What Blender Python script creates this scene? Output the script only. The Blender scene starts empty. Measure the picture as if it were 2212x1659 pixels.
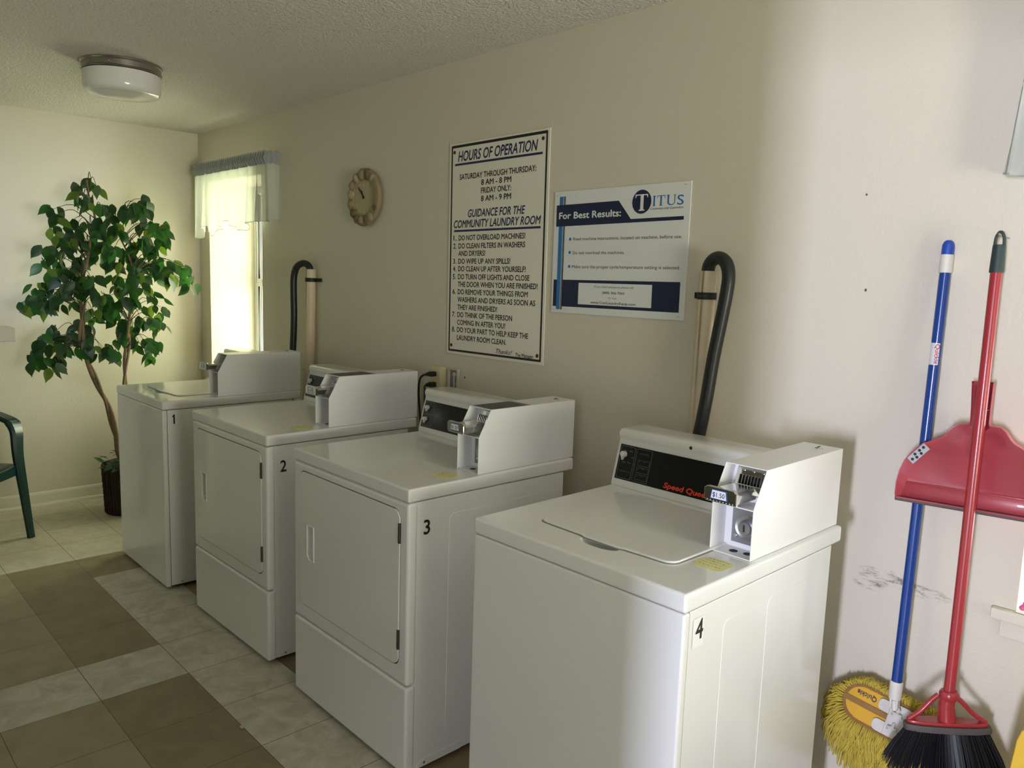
import bpy, bmesh, math, random
from mathutils import Vector, Matrix, Euler
random.seed(7)
D = bpy.data
SC = bpy.context.scene
COL = SC.collection
PI = math.pi

# ------------------------------------------------------------------ camera
W_PX, F_PX = 2212.0, 1687.32
yaw, pitch, roll = math.radians(46.476), math.radians(7.625), math.radians(1.88)
CAM = Vector((5.5261, -2.2007, 1.5205))
fwd = Vector((-math.sin(yaw)*math.cos(pitch), math.cos(yaw)*math.cos(pitch), -math.sin(pitch)))
rgt = Vector((math.cos(yaw), math.sin(yaw), 0.0))
upv = rgt.cross(fwd)
rgt, upv = rgt*math.cos(roll)+upv*math.sin(roll), upv*math.cos(roll)-rgt*math.sin(roll)
cd = D.cameras.new('camera'); co = D.objects.new('camera', cd); COL.objects.link(co)
cd.sensor_fit = 'HORIZONTAL'; cd.sensor_width = 36.0; cd.lens = F_PX/W_PX*36.0
cd.clip_start = 0.02
co.matrix_world = Matrix(((rgt.x, upv.x, -fwd.x, CAM.x), (rgt.y, upv.y, -fwd.y, CAM.y), (rgt.z, upv.z, -fwd.z, CAM.z), (0, 0, 0, 1)))
SC.camera = co

# ------------------------------------------------------------------ world, lights, exposure
wd = D.worlds.new('world'); SC.world = wd; wd.use_nodes = True
wn = wd.node_tree; bgn = wn.nodes['Background']
tc = wn.nodes.new('ShaderNodeTexCoord'); sp = wn.nodes.new('ShaderNodeSeparateXYZ'); cr = wn.nodes.new('ShaderNodeValToRGB')
wn.links.new(tc.outputs['Generated'], sp.inputs[0]); wn.links.new(sp.outputs['Z'], cr.inputs[0])
cr.color_ramp.elements[0].position = 0.0; cr.color_ramp.elements[0].color = (0.42, 0.50, 0.28, 1)
cr.color_ramp.elements[1].position = 0.35; cr.color_ramp.elements[1].color = (0.92, 0.97, 0.86, 1)
wn.links.new(cr.outputs[0], bgn.inputs['Color']); bgn.inputs['Strength'].default_value = 1.5

def area(name, loc, target, sx, sy, power, color, spread=PI):
    l = D.lights.new(name, 'AREA'); l.shape = 'RECTANGLE'; l.size = sx; l.size_y = sy
    l.energy = power; l.color = color; l.spread = spread
    o = D.objects.new(name, l); COL.objects.link(o); o.location = loc
    o.rotation_euler = (Vector(target)-Vector(loc)).to_track_quat('-Z', 'Y').to_euler()
    return o
area('daylight_doorway', (7.02, -9.0, 1.35), (4.9, 0.0, 1.1), 0.45, 1.5, 480, (0.90, 0.92, 1.20))
area('daylight_doorway_sky', (7.9, -5.4, 1.7), (4.3, -1.0, 0.8), 1.8, 2.4, 58, (0.96, 0.95, 1.05))
area('daylight_corner_window', (0.56, 0.60, 1.35), (0.7, -1.0, 1.75), 1.0, 1.6, 60, (1.0, 0.96, 0.68))
area('daylight_right_window', (5.45, 0.62, 0.95), (3.6, -1.2, 2.3), 0.9, 1.5, 46, (0.93, 0.97, 1.10))
area('daylight_rear_window', (2.25, -3.70, 2.20), (0.0, -0.95, 0.40), 0.35, 0.35, 15, (0.80, 0.88, 1.10))
area('fill_side_ceiling', (9.3, -1.3, 0.30), (6.2, -1.3, 2.6), 2.6, 3.0, 670, (1.0, 0.98, 0.84))  # added fill lamp, shines upward to brighten the ceiling and upper walls
SC.view_settings.view_transform = 'Standard'; SC.view_settings.look = 'None'
SC.view_settings.exposure = 0.0; SC.view_settings.gamma = 1.0; SC.view_settings.use_curve_mapping = False

# ------------------------------------------------------------------ materials
MATS = {}
def mat(name, col, rough=0.5, metal=0.0, bump=None, var=None, coat=0.0, trans=0.0, spec=0.5):
    """bump=(scale,strength,distance); var=(scale,amount) mottles the colour"""
    if name in MATS: return MATS[name]
    m = D.materials.new(name); m.use_nodes = True; n = m.node_tree.nodes; L = m.node_tree.links
    b = n['Principled BSDF']; b.inputs['Base Color'].default_value = (*col, 1)
    b.inputs['Roughness'].default_value = rough; b.inputs['Metallic'].default_value = metal
    b.inputs['Specular IOR Level'].default_value = spec
    if coat: b.inputs['Coat Weight'].default_value = coat; b.inputs['Coat Roughness'].default_value = 0.07
    tco = n.new('ShaderNodeTexCoord')
    if var:
        nz = n.new('ShaderNodeTexNoise'); nz.inputs['Scale'].default_value = var[0]; nz.inputs['Detail'].default_value = 6
        L.new(tco.outputs['Object'], nz.inputs['Vector'])
        mx = n.new('ShaderNodeMix'); mx.data_type = 'RGBA'
        lo = tuple(max(0, c*(1-var[1])) for c in col); hi = tuple(min(1, c*(1+var[1])) for c in col)
        mx.inputs[6].default_value = (*lo, 1); mx.inputs[7].default_value = (*hi, 1)
        L.new(nz.outputs['Fac'], mx.inputs[0]); L.new(mx.outputs[2], b.inputs['Base Color'])
    if bump:
        nb = n.new('ShaderNodeTexNoise'); nb.inputs['Scale'].default_value = bump[0]; nb.inputs['Detail'].default_value = 4
        L.new(tco.outputs['Object'], nb.inputs['Vector'])
        bp = n.new('ShaderNodeBump'); bp.inputs['Strength'].default_value = bump[1]; bp.inputs['Distance'].default_value = bump[2]
        L.new(nb.outputs['Fac'], bp.inputs['Height']); L.new(bp.outputs[0], b.inputs['Normal'])
    if trans: b.inputs['Transmission Weight'].default_value = trans
    MATS[name] = m
    return m

ENAMEL = mat('white_enamel', (0.79, 0.79, 0.765), 0.36, coat=0.75)
ENAMEL_BOX = mat('white_powder_coat', (0.79, 0.79, 0.79), 0.36, coat=0.15)
CHROME = mat('chrome', (0.72, 0.72, 0.70), 0.12, 1.0)
STEEL = mat('dull_steel', (0.42, 0.42, 0.44), 0.35, 0.9)
PLATE = mat('grey_plate', (0.30, 0.30, 0.32), 0.42, 0.7)
BLACK = mat('black_gloss', (0.006, 0.006, 0.007), 0.22)
BLACKM = mat('black_matt', (0.012, 0.012, 0.013), 0.55)
DARK = mat('dark_gap', (0.02, 0.02, 0.02), 0.8)
WHITEP = mat('white_print', (0.62, 0.62, 0.60), 0.5)
GREYP = mat('grey_print', (0.16, 0.16, 0.16), 0.5)
REDP = mat('red_print', (0.72, 0.045, 0.02), 0.45)
HINGE = mat('dark_hinge', (0.09, 0.08, 0.07), 0.45, 0.6)
TRIM = mat('trim_paint', (0.72, 0.67, 0.56), 0.45, bump=(60, 0.06, 0.002))
VINYL = mat('white_vinyl', (0.80, 0.81, 0.82), 0.4)
PVC = mat('aged_pvc', (0.70, 0.58, 0.42), 0.45, var=(14, 0.14))
RUBBER = mat('black_rubber', (0.013, 0.014, 0.015), 0.38)
SIGNW = mat('sign_white', (0.80, 0.77, 0.68), 0.4)
SIGNP = mat('poster_white', (0.78, 0.79, 0.80), 0.42)
NAVYP = mat('navy_print', (0.008, 0.014, 0.055), 0.45)
BLUEH = mat('blue_heading', (0.010, 0.018, 0.085), 0.45)
BLUEP = mat('blue_print', (0.02, 0.17, 0.48), 0.45)
INK = mat('black_ink', (0.012, 0.008, 0.008), 0.5)
INKG = mat('grey_ink', (0.06, 0.06, 0.07), 0.5)
RUST = mat('rusty_screw', (0.07, 0.025, 0.012), 0.6, 0.4)
RED = mat('red_plastic', (0.36, 0.028, 0.035), 0.32, coat=0.2)
REDPAN = mat('red_pan_plastic', (0.38, 0.05, 0.065), 0.38, coat=0.15)
BLUEM = mat('blue_painted_metal', (0.008, 0.05, 0.26), 0.28, coat=0.4)
BLUEC = mat('blue_cap', (0.015, 0.07, 0.42), 0.4)
CREAMP = mat('cream_plastic', (0.74, 0.70, 0.62), 0.45, var=(30, 0.08))
GRIP = mat('dark_green_grip', (0.022, 0.042, 0.040), 0.5)
YARN = mat('yellow_yarn', (0.52, 0.40, 0.055), 0.9, var=(60, 0.35))
MOPY = mat('yellow_cloth', (0.72, 0.40, 0.03), 0.75, var=(25, 0.15))
MOPB = mat('brown_binding', (0.30, 0.16, 0.05), 0.8, var=(40, 0.3))
CLIPW = mat('dirty_white_plastic', (0.62, 0.59, 0.56), 0.5, var=(35, 0.22))
BRIST = mat('black_bristle', (0.010, 0.010, 0.012), 0.5)
TAUPE = mat('taupe_rubber', (0.085, 0.07, 0.065), 0.6)
GREYC = mat('grey_comb', (0.42, 0.43, 0.46), 0.4)
CHAIRG = mat('green_plastic', (0.006, 0.040, 0.036), 0.3, coat=0.2)
WICKER = mat('dark_wicker', (0.028, 0.014, 0.010), 0.6, bump=(70, 0.6, 0.004))
BARK = mat('bark', (0.24, 0.16, 0.10), 0.8, bump=(60, 0.5, 0.004), var=(40, 0.45))
TWIG = mat('twig', (0.06, 0.05, 0.03), 0.8)
MOSS = mat('dark_moss', (0.02, 0.025, 0.012), 0.9, bump=(80, 0.8, 0.01))
STONE = mat('tan_stone', (0.30, 0.235, 0.135), 0.75, var=(18, 0.3), bump=(60, 0.3, 0.002))
STONE2 = mat('brown_stone', (0.17, 0.12, 0.065), 0.75, var=(18, 0.3))
STONE3 = mat('pale_stone', (0.38, 0.31, 0.19), 0.7, var=(18, 0.2))
CFACE = mat('clock_face', (0.45, 0.385, 0.235), 0.6, var=(10, 0.1))
NICKEL = mat('brushed_nickel', (0.34, 0.31, 0.29), 0.32, 0.9)
GLASSW = mat('white_glass', (0.74, 0.74, 0.72), 0.18, coat=0.5)
IVORY = mat('ivory_plastic', (0.72, 0.62, 0.40), 0.45)
PLASTER = mat('chipped_plaster', (0.62, 0.60, 0.56), 0.9, bump=(120, 0.6, 0.004))
YSIGN = mat('yellow_sign_plastic', (0.72, 0.45, 0.012), 0.45)
PINK = mat('pink_plastic', (0.80, 0.10, 0.32), 0.4)
WPLAS = mat('white_plastic', (0.80, 0.80, 0.82), 0.35)
PEB = mat('pink_crumb', (0.52, 0.36, 0.30), 0.8)
LEAVES = [mat('leaf_dark', (0.010, 0.050, 0.012), 0.38, var=(30, 0.3)), mat('leaf_mid', (0.018, 0.095, 0.018), 0.38, var=(30, 0.3)),
          mat('leaf_olive', (0.085, 0.15, 0.02), 0.42, var=(30, 0.3)), mat('leaf_grey', (0.045, 0.085, 0.055), 0.36, var=(30, 0.3))]
for lm in LEAVES:
    n = lm.node_tree.nodes; L = lm.node_tree.links; b = n['Principled BSDF']; out = n['Material Output']
    tr = n.new('ShaderNodeBsdfTranslucent'); ms = n.new('ShaderNodeMixShader'); ms.inputs[0].default_value = 0.25
    c = b.inputs['Base Color'].default_value; tr.inputs['Color'].default_value = (c[0]*3+0.02, c[1]*3, c[2]*2, 1)
    L.new(b.outputs[0], ms.inputs[1]); L.new(tr.outputs[0], ms.inputs[2]); L.new(ms.outputs[0], out.inputs['Surface'])

def sheer_mat(name, col, alpha):
    m = D.materials.new(name); m.use_nodes = True; n = m.node_tree.nodes; L = m.node_tree.links
    out = n['Material Output']; n.remove(n['Principled BSDF'])
    df = n.new('ShaderNodeBsdfDiffuse'); df.inputs[0].default_value = (*col, 1)
    tl = n.new('ShaderNodeBsdfTranslucent'); tl.inputs[0].default_value = (col[0]*0.72, col[1]*0.74, col[2]*0.72, 1)
    tp = n.new('ShaderNodeBsdfTransparent'); tp.inputs[0].default_value = (1, 1, 1, 1)
    m1 = n.new('ShaderNodeMixShader'); m1.inputs[0].default_value = 0.46
    m2 = n.new('ShaderNodeMixShader'); m2.inputs[0].default_value = alpha
    L.new(df.outputs[0], m1.inputs[1]); L.new(tl.outputs[0], m1.inputs[2])
    L.new(tp.outputs[0], m2.inputs[1]); L.new(m1.outputs[0], m2.inputs[2]); L.new(m2.outputs[0], out.inputs['Surface'])
    return m
SHEER = sheer_mat('sheer_voile', (0.80, 0.82, 0.78), 0.80)
HEADER = mat('shaded_voile_header', (0.34, 0.36, 0.37), 0.85, bump=(40, 0.4, 0.004))  # grey puts the shadow on the ruffle into the cloth colour
HEM = mat('grey_hem_thread', (0.42, 0.43, 0.42), 0.8)

def glass_mat():
    m = D.materials.new('window_glass'); m.use_nodes = True; n = m.node_tree.nodes; L = m.node_tree.links
    out = n['Material Output']; n.remove(n['Principled BSDF'])
    gl = n.new('ShaderNodeBsdfGlossy'); gl.inputs['Roughness'].default_value = 0.02
    tp = n.new('ShaderNodeBsdfTransparent'); tp.inputs[0].default_value = (0.93, 0.97, 0.94, 1)
    fr = n.new('ShaderNodeFresnel'); fr.inputs[0].default_value = 1.45
    gm = n.new('ShaderNodeNewGeometry'); iv = n.new('ShaderNodeMath'); iv.operation = 'SUBTRACT'; iv.inputs[0].default_value = 1.0; L.new(gm.outputs['Backfacing'], iv.inputs[1])
    ml = n.new('ShaderNodeMath'); ml.operation = 'MULTIPLY'; L.new(fr.outputs[0], ml.inputs[0]); L.new(iv.outputs[0], ml.inputs[1])
    mx = n.new('ShaderNodeMixShader'); L.new(ml.outputs[0], mx.inputs[0]); L.new(tp.outputs[0], mx.inputs[1]); L.new(gl.outputs[0], mx.inputs[2])
    L.new(mx.outputs[0], out.inputs['Surface']); return m
GLASS = glass_mat()

def wall_mat(scuffs):
    m = D.materials.new('cream_wall_paint' + ('_scuffed' if scuffs else '')); m.use_nodes = True; n = m.node_tree.nodes; L = m.node_tree.links
    b = n['Principled BSDF']; b.inputs['Roughness'].default_value = 0.48
    t = n.new('ShaderNodeTexCoord')
    nz = n.new('ShaderNodeTexNoise'); nz.inputs['Scale'].default_value = 1.3; nz.inputs['Detail'].default_value = 3
    L.new(t.outputs['Object'], nz.inputs['Vector'])
    mx = n.new('ShaderNodeMix'); mx.data_type = 'RGBA'; mx.inputs[6].default_value = (0.660, 0.605, 0.500, 1); mx.inputs[7].default_value = (0.70, 0.645, 0.540, 1)
    L.new(nz.outputs['Fac'], mx.inputs[0]); colour = mx.outputs[2]
    if scuffs:
        xyz = n.new('ShaderNodeSeparateXYZ'); L.new(t.outputs['Object'], xyz.inputs[0])
        def mth(op, a, bb, cc=None):
            k = n.new('ShaderNodeMath'); k.operation = op
            for q, v in enumerate((a, bb, cc)):
                if v is None: continue
                if isinstance(v, (int, float)): k.inputs[q].default_value = v
                else: L.new(v, k.inputs[q])
            return k.outputs[0]
        def ell(cx, cz, rx, rz):
            dx = mth('DIVIDE', mth('SUBTRACT', xyz.outputs['X'], cx), rx); dz = mth('DIVIDE', mth('SUBTRACT', xyz.outputs['Z'], cz), rz)
            d2 = mth('ADD', mth('MULTIPLY', dx, dx), mth('MULTIPLY', dz, dz))
            k = n.new('ShaderNodeMapRange'); k.inputs[1].default_value = 1.0; k.inputs[2].default_value = 0.35; L.new(d2, k.inputs[0]); return k.outputs[0]
        mp = n.new('ShaderNodeMapping'); mp.inputs['Scale'].default_value = (1, 1, 3.2); L.new(t.outputs['Object'], mp.inputs[0])
        n2 = n.new('ShaderNodeTexNoise'); n2.inputs['Scale'].default_value = 24; n2.inputs['Detail'].default_value = 8; n2.inputs['Roughness'].default_value = 0.7
        L.new(mp.outputs[0], n2.inputs['Vector'])
        st = n.new('ShaderNodeMapRange'); st.inputs[1].default_value = 0.47; st.inputs[2].default_value = 0.62; L.new(n2.outputs['Fac'], st.inputs[0])
        n3 = n.new('ShaderNodeTexNoise'); n3.inputs['Scale'].default_value = 60; n3.inputs['Detail'].default_value = 5; L.new(t.outputs['Object'], n3.inputs['Vector'])
        sp2 = n.new('ShaderNodeMapRange'); sp2.inputs[1].default_value = 0.68; sp2.inputs[2].default_value = 0.76; L.new(n3.outputs['Fac'], sp2.inputs[0])
        band = mth('ADD', mth('ADD', ell(4.74, 0.733, 0.085, 0.026), ell(4.84, 0.722, 0.075, 0.020)), ell(4.70, 0.700, 0.05, 0.016))
        spots = mth('MAXIMUM', ell(4.75, 0.52, 0.16, 0.14), ell(4.88, 0.60, 0.10, 0.10))
        f = mth('ADD', mth('MULTIPLY', mth('MULTIPLY', band, st.outputs[0]), 0.80), mth('MULTIPLY', mth('MULTIPLY', spots, sp2.outputs[0]), 0.40))
        hole = mth('MAXIMUM', ell(4.614, 1.523, 0.0042, 0.0052), mth('MAXIMUM', ell(4.593, 1.782, 0.0035, 0.004), ell(2.905, 1.085, 0.006, 0.006)))
        f = mth('MINIMUM', mth('ADD', f, hole), 1.0)
        mx2 = n.new('ShaderNodeMix'); mx2.data_type = 'RGBA'; L.new(f, mx2.inputs[0]); L.new(colour, mx2.inputs[6]); mx2.inputs[7].default_value = (0.10, 0.09, 0.09, 1)
        colour = mx2.outputs[2]
    L.new(colour, b.inputs['Base Color'])
    nb = n.new('ShaderNodeTexNoise'); nb.inputs['Scale'].default_value = 90; nb.inputs['Detail'].default_value = 3
    L.new(t.outputs['Object'], nb.inputs['Vector'])
    bp = n.new('ShaderNodeBump'); bp.inputs['Strength'].default_value = 0.22; bp.inputs['Distance'].default_value = 0.004
    L.new(nb.outputs['Fac'], bp.inputs['Height']); L.new(bp.outputs[0], b.inputs['Normal'])
    return m
WALL, WALLS = wall_mat(False), wall_mat(True)
CEIL = mat('popcorn_ceiling', (0.70, 0.675, 0.62), 0.9, bump=(95, 1.0, 0.012), var=(120, 0.10))

def tile_mat(name, lo, hi, scale, dist):
    m = D.materials.new(name); m.use_nodes = True; n = m.node_tree.nodes; L = m.node_tree.links
    b = n['Principled BSDF']; b.inputs['Roughness'].default_value = 0.42
    t = n.new('ShaderNodeTexCoord')
    nz = n.new('ShaderNodeTexNoise'); nz.inputs['Scale'].default_value = scale; nz.inputs['Detail'].default_value = 8; nz.inputs['Roughness'].default_value = 0.62; nz.inputs['Distortion'].default_value = dist
    L.new(t.outputs['Object'], nz.inputs['Vector'])
    rp = n.new('ShaderNodeValToRGB'); rp.color_ramp.elements[0].position = 0.34; rp.color_ramp.elements[1].position = 0.62
    rp.color_ramp.elements[0].color = (*lo, 1); rp.color_ramp.elements[1].color = (*hi, 1)
    L.new(nz.outputs['Fac'], rp.inputs[0])
    # thin joint line on the 12 inch grid
    vm = n.new('ShaderNodeVectorMath'); vm.operation = 'SUBTRACT'; vm.inputs[1].default_value = (TX0, TY0, 0); L.new(t.outputs['Object'], vm.inputs[0])
    xyz = n.new('ShaderNodeSeparateXYZ'); L.new(vm.outputs[0], xyz.inputs[0])
    ds = []
    for ax in 'XY':
        w = n.new('ShaderNodeMath'); w.operation = 'PINGPONG'; w.inputs[1].default_value = TILE/2; L.new(xyz.outputs[ax], w.inputs[0]); ds.append(w.outputs[0])
    mn = n.new('ShaderNodeMath'); mn.operation = 'MINIMUM'; L.new(ds[0], mn.inputs[0]); L.new(ds[1], mn.inputs[1])
    ls = n.new('ShaderNodeMath'); ls.operation = 'LESS_THAN'; ls.inputs[1].default_value = 0.0013; L.new(mn.outputs[0], ls.inputs[0])
    mx = n.new('ShaderNodeMix'); mx.data_type = 'RGBA'; L.new(ls.outputs[0], mx.inputs[0]); L.new(rp.outputs[0], mx.inputs[6]); mx.inputs[7].default_value = (0.10, 0.085, 0.055, 1)
    L.new(mx.outputs[2], b.inputs['Base Color'])
    return m
TILE, TX0, TY0 = 0.3048, 1.466, -1.4489
TBROWN = tile_mat('brown_vinyl_tile', (0.225, 0.170, 0.098), (0.285, 0.220, 0.130), 9, 0.3)
TBROWN2 = tile_mat('tan_vinyl_tile', (0.30, 0.245, 0.155), (0.36, 0.295, 0.19), 9, 0.3)
TCREAM = tile_mat('cream_vinyl_tile', (0.50, 0.46, 0.35), (0.60, 0.56, 0.44), 16, 0.4)
TLIGHT = tile_mat('marbled_vinyl_tile', (0.42, 0.39, 0.30), (0.60, 0.57, 0.48), 11, 0.7)

# ------------------------------------------------------------------ mesh helpers
class MB:
    def __init__(s): s.v = []; s.f = []; s.m = []
    def add(s, verts, faces, mi=0, M=None):
        o = len(s.v)
        s.v += [tuple(M @ Vector(v)) if M is not None else tuple(v) for v in verts]
        for f in faces: s.f.append([o+i for i in f]); s.m.append(mi)
    def bm(s, bm, mi=0, M=None):
        bm.verts.ensure_lookup_table(); bm.verts.index_update()
        s.add([v.co for v in bm.verts], [[v.index for v in f.verts] for f in bm.faces], mi, M); bm.free()
    def box(s, x0, x1, y0, y1, z0, z1, b=0.0, seg=2, mi=0, M=None):
        bm = bmesh.new(); bmesh.ops.create_cube(bm, size=1.0)
        for v in bm.verts: v.co = Vector(((x0+x1)/2+v.co.x*(x1-x0), (y0+y1)/2+v.co.y*(y1-y0), (z0+z1)/2+v.co.z*(z1-z0)))
        if b: bmesh.ops.bevel(bm, geom=bm.edges[:], offset=b, segments=seg, affect='EDGES', profile=0.5)
        s.bm(bm, mi, M)
    def prism(s, poly, a, b, plane='xz', bev=0.0, seg=2, mi=0, M=None):
        """extrude a 2-D outline from a to b along the axis missing from `plane`"""
        bm = bmesh.new()
        def P(p, t): return {'xz': (p[0], t, p[1]), 'xy': (p[0], p[1], t), 'yz': (t, p[0], p[1])}[plane]
        lo = [bm.verts.new(P(p, a)) for p in poly]; hi = [bm.verts.new(P(p, b)) for p in poly]; n = len(poly)
        bm.faces.new(lo); bm.faces.new(hi[::-1])
        for i in range(n): bm.faces.new((lo[i], hi[i], hi[(i+1) % n], lo[(i+1) % n]))
        bmesh.ops.recalc_face_normals(bm, faces=bm.faces[:])
        if bev:
            es = [e for e in bm.edges if (e.verts[0] in lo) == (e.verts[1] in lo)]
            bmesh.ops.bevel(bm, geom=es, offset=bev, segments=seg, affect='EDGES', profile=0.5)
        s.bm(bm, mi, M)
    def flat(s, poly, t, plane='xz', mi=0, M=None):
        def P(p): return {'xz': (p[0], t, p[1]), 'xy': (p[0], p[1], t), 'yz': (t, p[0], p[1])}[plane]
        s.add([P(p) for p in poly], [list(range(len(poly)))], mi, M)
    def sweep(s, pts, prof, mi=0, M=None, up=(0, 0, 1), caps=True, closed=False):
        """prof(i) -> list of 2-D offsets (side, up)"""
        pts = [Vector(p) for p in pts]; n = len(pts); rings = []; U = Vector(up)
        T0 = None; N = None
        for i, p in enumerate(pts):
            a = pts[(i-1) % n] if (closed or i > 0) else p; c = pts[(i+1) % n] if (closed or i < n-1) else p
            T = (c-a).normalized()
            if N is None:
                N = T.cross(U)
                if N.length < 1e-4: N = T.cross(Vector((1, 0, 0.1)))
                N.normalize()
            else:
                N = (N - T*N.dot(T))
                N.normalize()
            B = N.cross(T).normalized()
            pr = prof(i); rings.append([p+N*q[0]+B*q[1] for q in pr])
        k = len(rings[0]); V = [v for r in rings for v in r]; F = []
        for i in range(n if closed else n-1):
            j = (i+1) % n
            for a in range(k): F.append([i*k+a, i*k+(a+1) % k, j*k+(a+1) % k, j*k+a])
        if caps and not closed: F.append(list(range(k))[::-1]); F.append([(n-1)*k+a for a in range(k)])
        s.add(V, F, mi, M)
    def tube(s, pts, r, n=12, mi=0, M=None, caps=True, closed=False):
        rr = (lambda i: r[i]) if isinstance(r, (list, tuple)) else (lambda i: r)
        s.sweep(pts, lambda i: [(rr(i)*math.cos(2*PI*a/n), rr(i)*math.sin(2*PI*a/n)) for a in range(n)], mi, M, caps=caps, closed=closed)
    def lathe(s, prof, n=40, mi=0, M=None):
        V = []; F = []; k = len(prof)
        for a in range(n):
            t = 2*PI*a/n
            for r, z in prof: V.append((r*math.cos(t), r*math.sin(t), z))
        for a in range(n):
            b = (a+1) % n
            for i in range(k-1):
                F.append([a*k+i, b*k+i, b*k+i+1, a*k+i+1])
        s.add(V, F, mi, M)
    def ball(s, c, r, mi=0, sub=2, M=None, jit=0.0):
        bm = bmesh.new(); bmesh.ops.create_icosphere(bm, subdivisions=sub, radius=1.0)
        for v in bm.verts:
            k = 1+random.uniform(-jit, jit)
            v.co = Vector((c[0]+v.co.x*r[0]*k, c[1]+v.co.y*r[1]*k, c[2]+v.co.z*r[2]*k))
        s.bm(bm, mi, M)
    def text(s, st, x0, z0, w=None, cap=None, y=0.0, mi=0, M=None, bold=0.0, shear=0.0, center=None):
        """lettering in the xz plane facing -y; w fits the width, cap the capital height"""
        cu = D.curves.new('t', 'FONT'); cu.body = st; cu.size = 1.0; cu.shear = shear; cu.resolution_u = 3
        ob = D.objects.new('t', cu); me = D.meshes.new_from_object(ob)
        vs = [v.co.copy() for v in me.vertices]; fs = [list(p.vertices) for p in me.polygons]
        D.objects.remove(ob); D.curves.remove(cu); D.meshes.remove(me)
        if not vs: return
        mnx = min(v.x for v in vs); mxx = max(v.x for v in vs)
        sy = (cap/0.729) if cap else None
        sx = w/(mxx-mnx) if w else sy
        if sy is None: sy = sx
        if center is not None: x0 = center-(mxx-mnx)*sx/2
        b_ = bold*0.8
        for q, (ox, oz) in enumerate(((0, 0), (b_, 0), (-b_, 0), (0, b_), (0, -b_)) if bold else ((0, 0),)):
            s.add([(x0+(v.x+ox-mnx)*sx, y-q*2e-5, z0+(v.y+oz)*sy) for v in vs], fs, mi, M)
    def build(s, name, mats, parent=None, smooth=38, loc=None, rot=None):
        me = D.meshes.new(name); me.from_pydata(s.v, [], s.f); me.validate(clean_customdata=False)
        if not isinstance(mats, (list, tuple)): mats = [mats]
        for m in mats: me.materials.append(m)
        if len(me.polygons) == len(s.m): me.polygons.foreach_set('material_index', s.m)
        bm = bmesh.new(); bm.from_mesh(me); bmesh.ops.remove_doubles(bm, verts=bm.verts[:], dist=1e-7); bm.to_mesh(me); bm.free()
        if smooth:
            me.polygons.foreach_set('use_smooth', [True]*len(me.polygons)); me.set_sharp_from_angle(angle=math.radians(smooth))
        me.update()
        o = D.objects.new(name, me); COL.objects.link(o)
        if parent: o.parent = parent
        if loc: o.location = loc
        if rot: o.rotation_euler = rot
        if smooth and smooth < 45:
            wnm = o.modifiers.new('weighted', 'WEIGHTED_NORMAL'); wnm.keep_sharp = True
        return o

def cut(o, mb):
    """subtract a closed shape from a mesh object, once, and keep only the result"""
    c = mb.build('cutter', ENAMEL, smooth=0); c.parent = o.parent
    o.modifiers.clear(); md = o.modifiers.new('b', 'BOOLEAN'); md.operation = 'DIFFERENCE'; md.object = c; md.solver = 'EXACT'
    bpy.context.view_layer.update(); dg = bpy.context.evaluated_depsgraph_get()
    me = D.meshes.new_from_object(o.evaluated_get(dg)); o.modifiers.clear(); o.data = me; wnm = o.modifiers.new('weighted', 'WEIGHTED_NORMAL'); wnm.keep_sharp = True
    me.polygons.foreach_set('use_smooth', [True]*len(me.polygons)); me.set_sharp_from_angle(angle=math.radians(38))
    D.objects.remove(c)

def rrect(x0, x1, z0, z1, r, n=5):
    out = []
    for cx, cz, a0 in ((x1-r, z0+r, -90), (x1-r, z1-r, 0), (x0+r, z1-r, 90), (x0+r, z0+r, 180)):
        for k in range(n+1):
            a = math.radians(a0+90*k/n); out.append((cx+r*math.cos(a), cz+r*math.sin(a)))
    return out
def disc(cx, cz, r, n=20, rz=None): return [(cx+r*math.cos(2*PI*k/n), cz+(rz or r)*math.sin(2*PI*k/n)) for k in range(n)]
def catmull(P, k=6):
    P = [Vector(p) for p in P]; out = []
    for i in range(len(P)-1):
        a = P[max(i-1, 0)]; b = P[i]; c = P[i+1]; d = P[min(i+2, len(P)-1)]
        for j in range(k):
            t = j/k; out.append(0.5*((2*b)+(c-a)*t+(2*a-5*b+4*c-d)*t*t+(3*b-a-3*c+d)*t*t*t))
    return out+[P[-1]]
def thing(name, label, cat, loc=(0, 0, 0), rotz=0.0, group=None, rot=None):
    o = D.objects.new(name, None); COL.objects.link(o); o.empty_display_size = 0.05
    o.location = loc; o.rotation_euler = rot if rot else (0, 0, rotz)
    o['label'] = label; o['category'] = cat
    if group: o['group'] = group
    return o
def tag(o, label, cat, group=None):
    o['label'] = label; o['category'] = cat
    if group: o['group'] = group
    return o
def struct(o): o['kind'] = 'structure'; return o

# ------------------------------------------------------------------ room shell
XR, YF, HC, WT = 7.0, -2.75, 2.4363, 0.37
def wall_with_holes(name, m, along, a0, a1, fixed, thick, holes):
    """boxes around rectangular holes; along='x' or 'y'; fixed = room-side plane, thick outward (signed)"""
    mb = MB(); hs = sorted(holes); cur = a0
    def bx(p, q, z0, z1):
        lo, hi = min(fixed, fixed+thick), max(fixed, fixed+thick)
        if along == 'x': mb.box(p, q, lo, hi, z0, z1)
        else: mb.box(lo, hi, p, q, z0, z1)
    for h0, h1, z0, z1 in hs:
        bx(cur, h0, 0, HC); bx(h0, h1, z1, HC)
        if z0 > 0: bx(h0, h1, 0, z0)
        cur = h1
    bx(cur, a1, 0, HC)
    return struct(mb.build(name, m, smooth=0))
W1 = (0.172, 0.955, 0.77, 2.10); W2 = (5.056, 5.86, 0.745, 2.10); W3 = (1.0, 1.95, 0.85, 2.10); DOOR = (5.16, 6.05, 0.0, 2.10); FILL_HOLE = (-1.85, -0.75, 0.80, 2.10)
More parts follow.
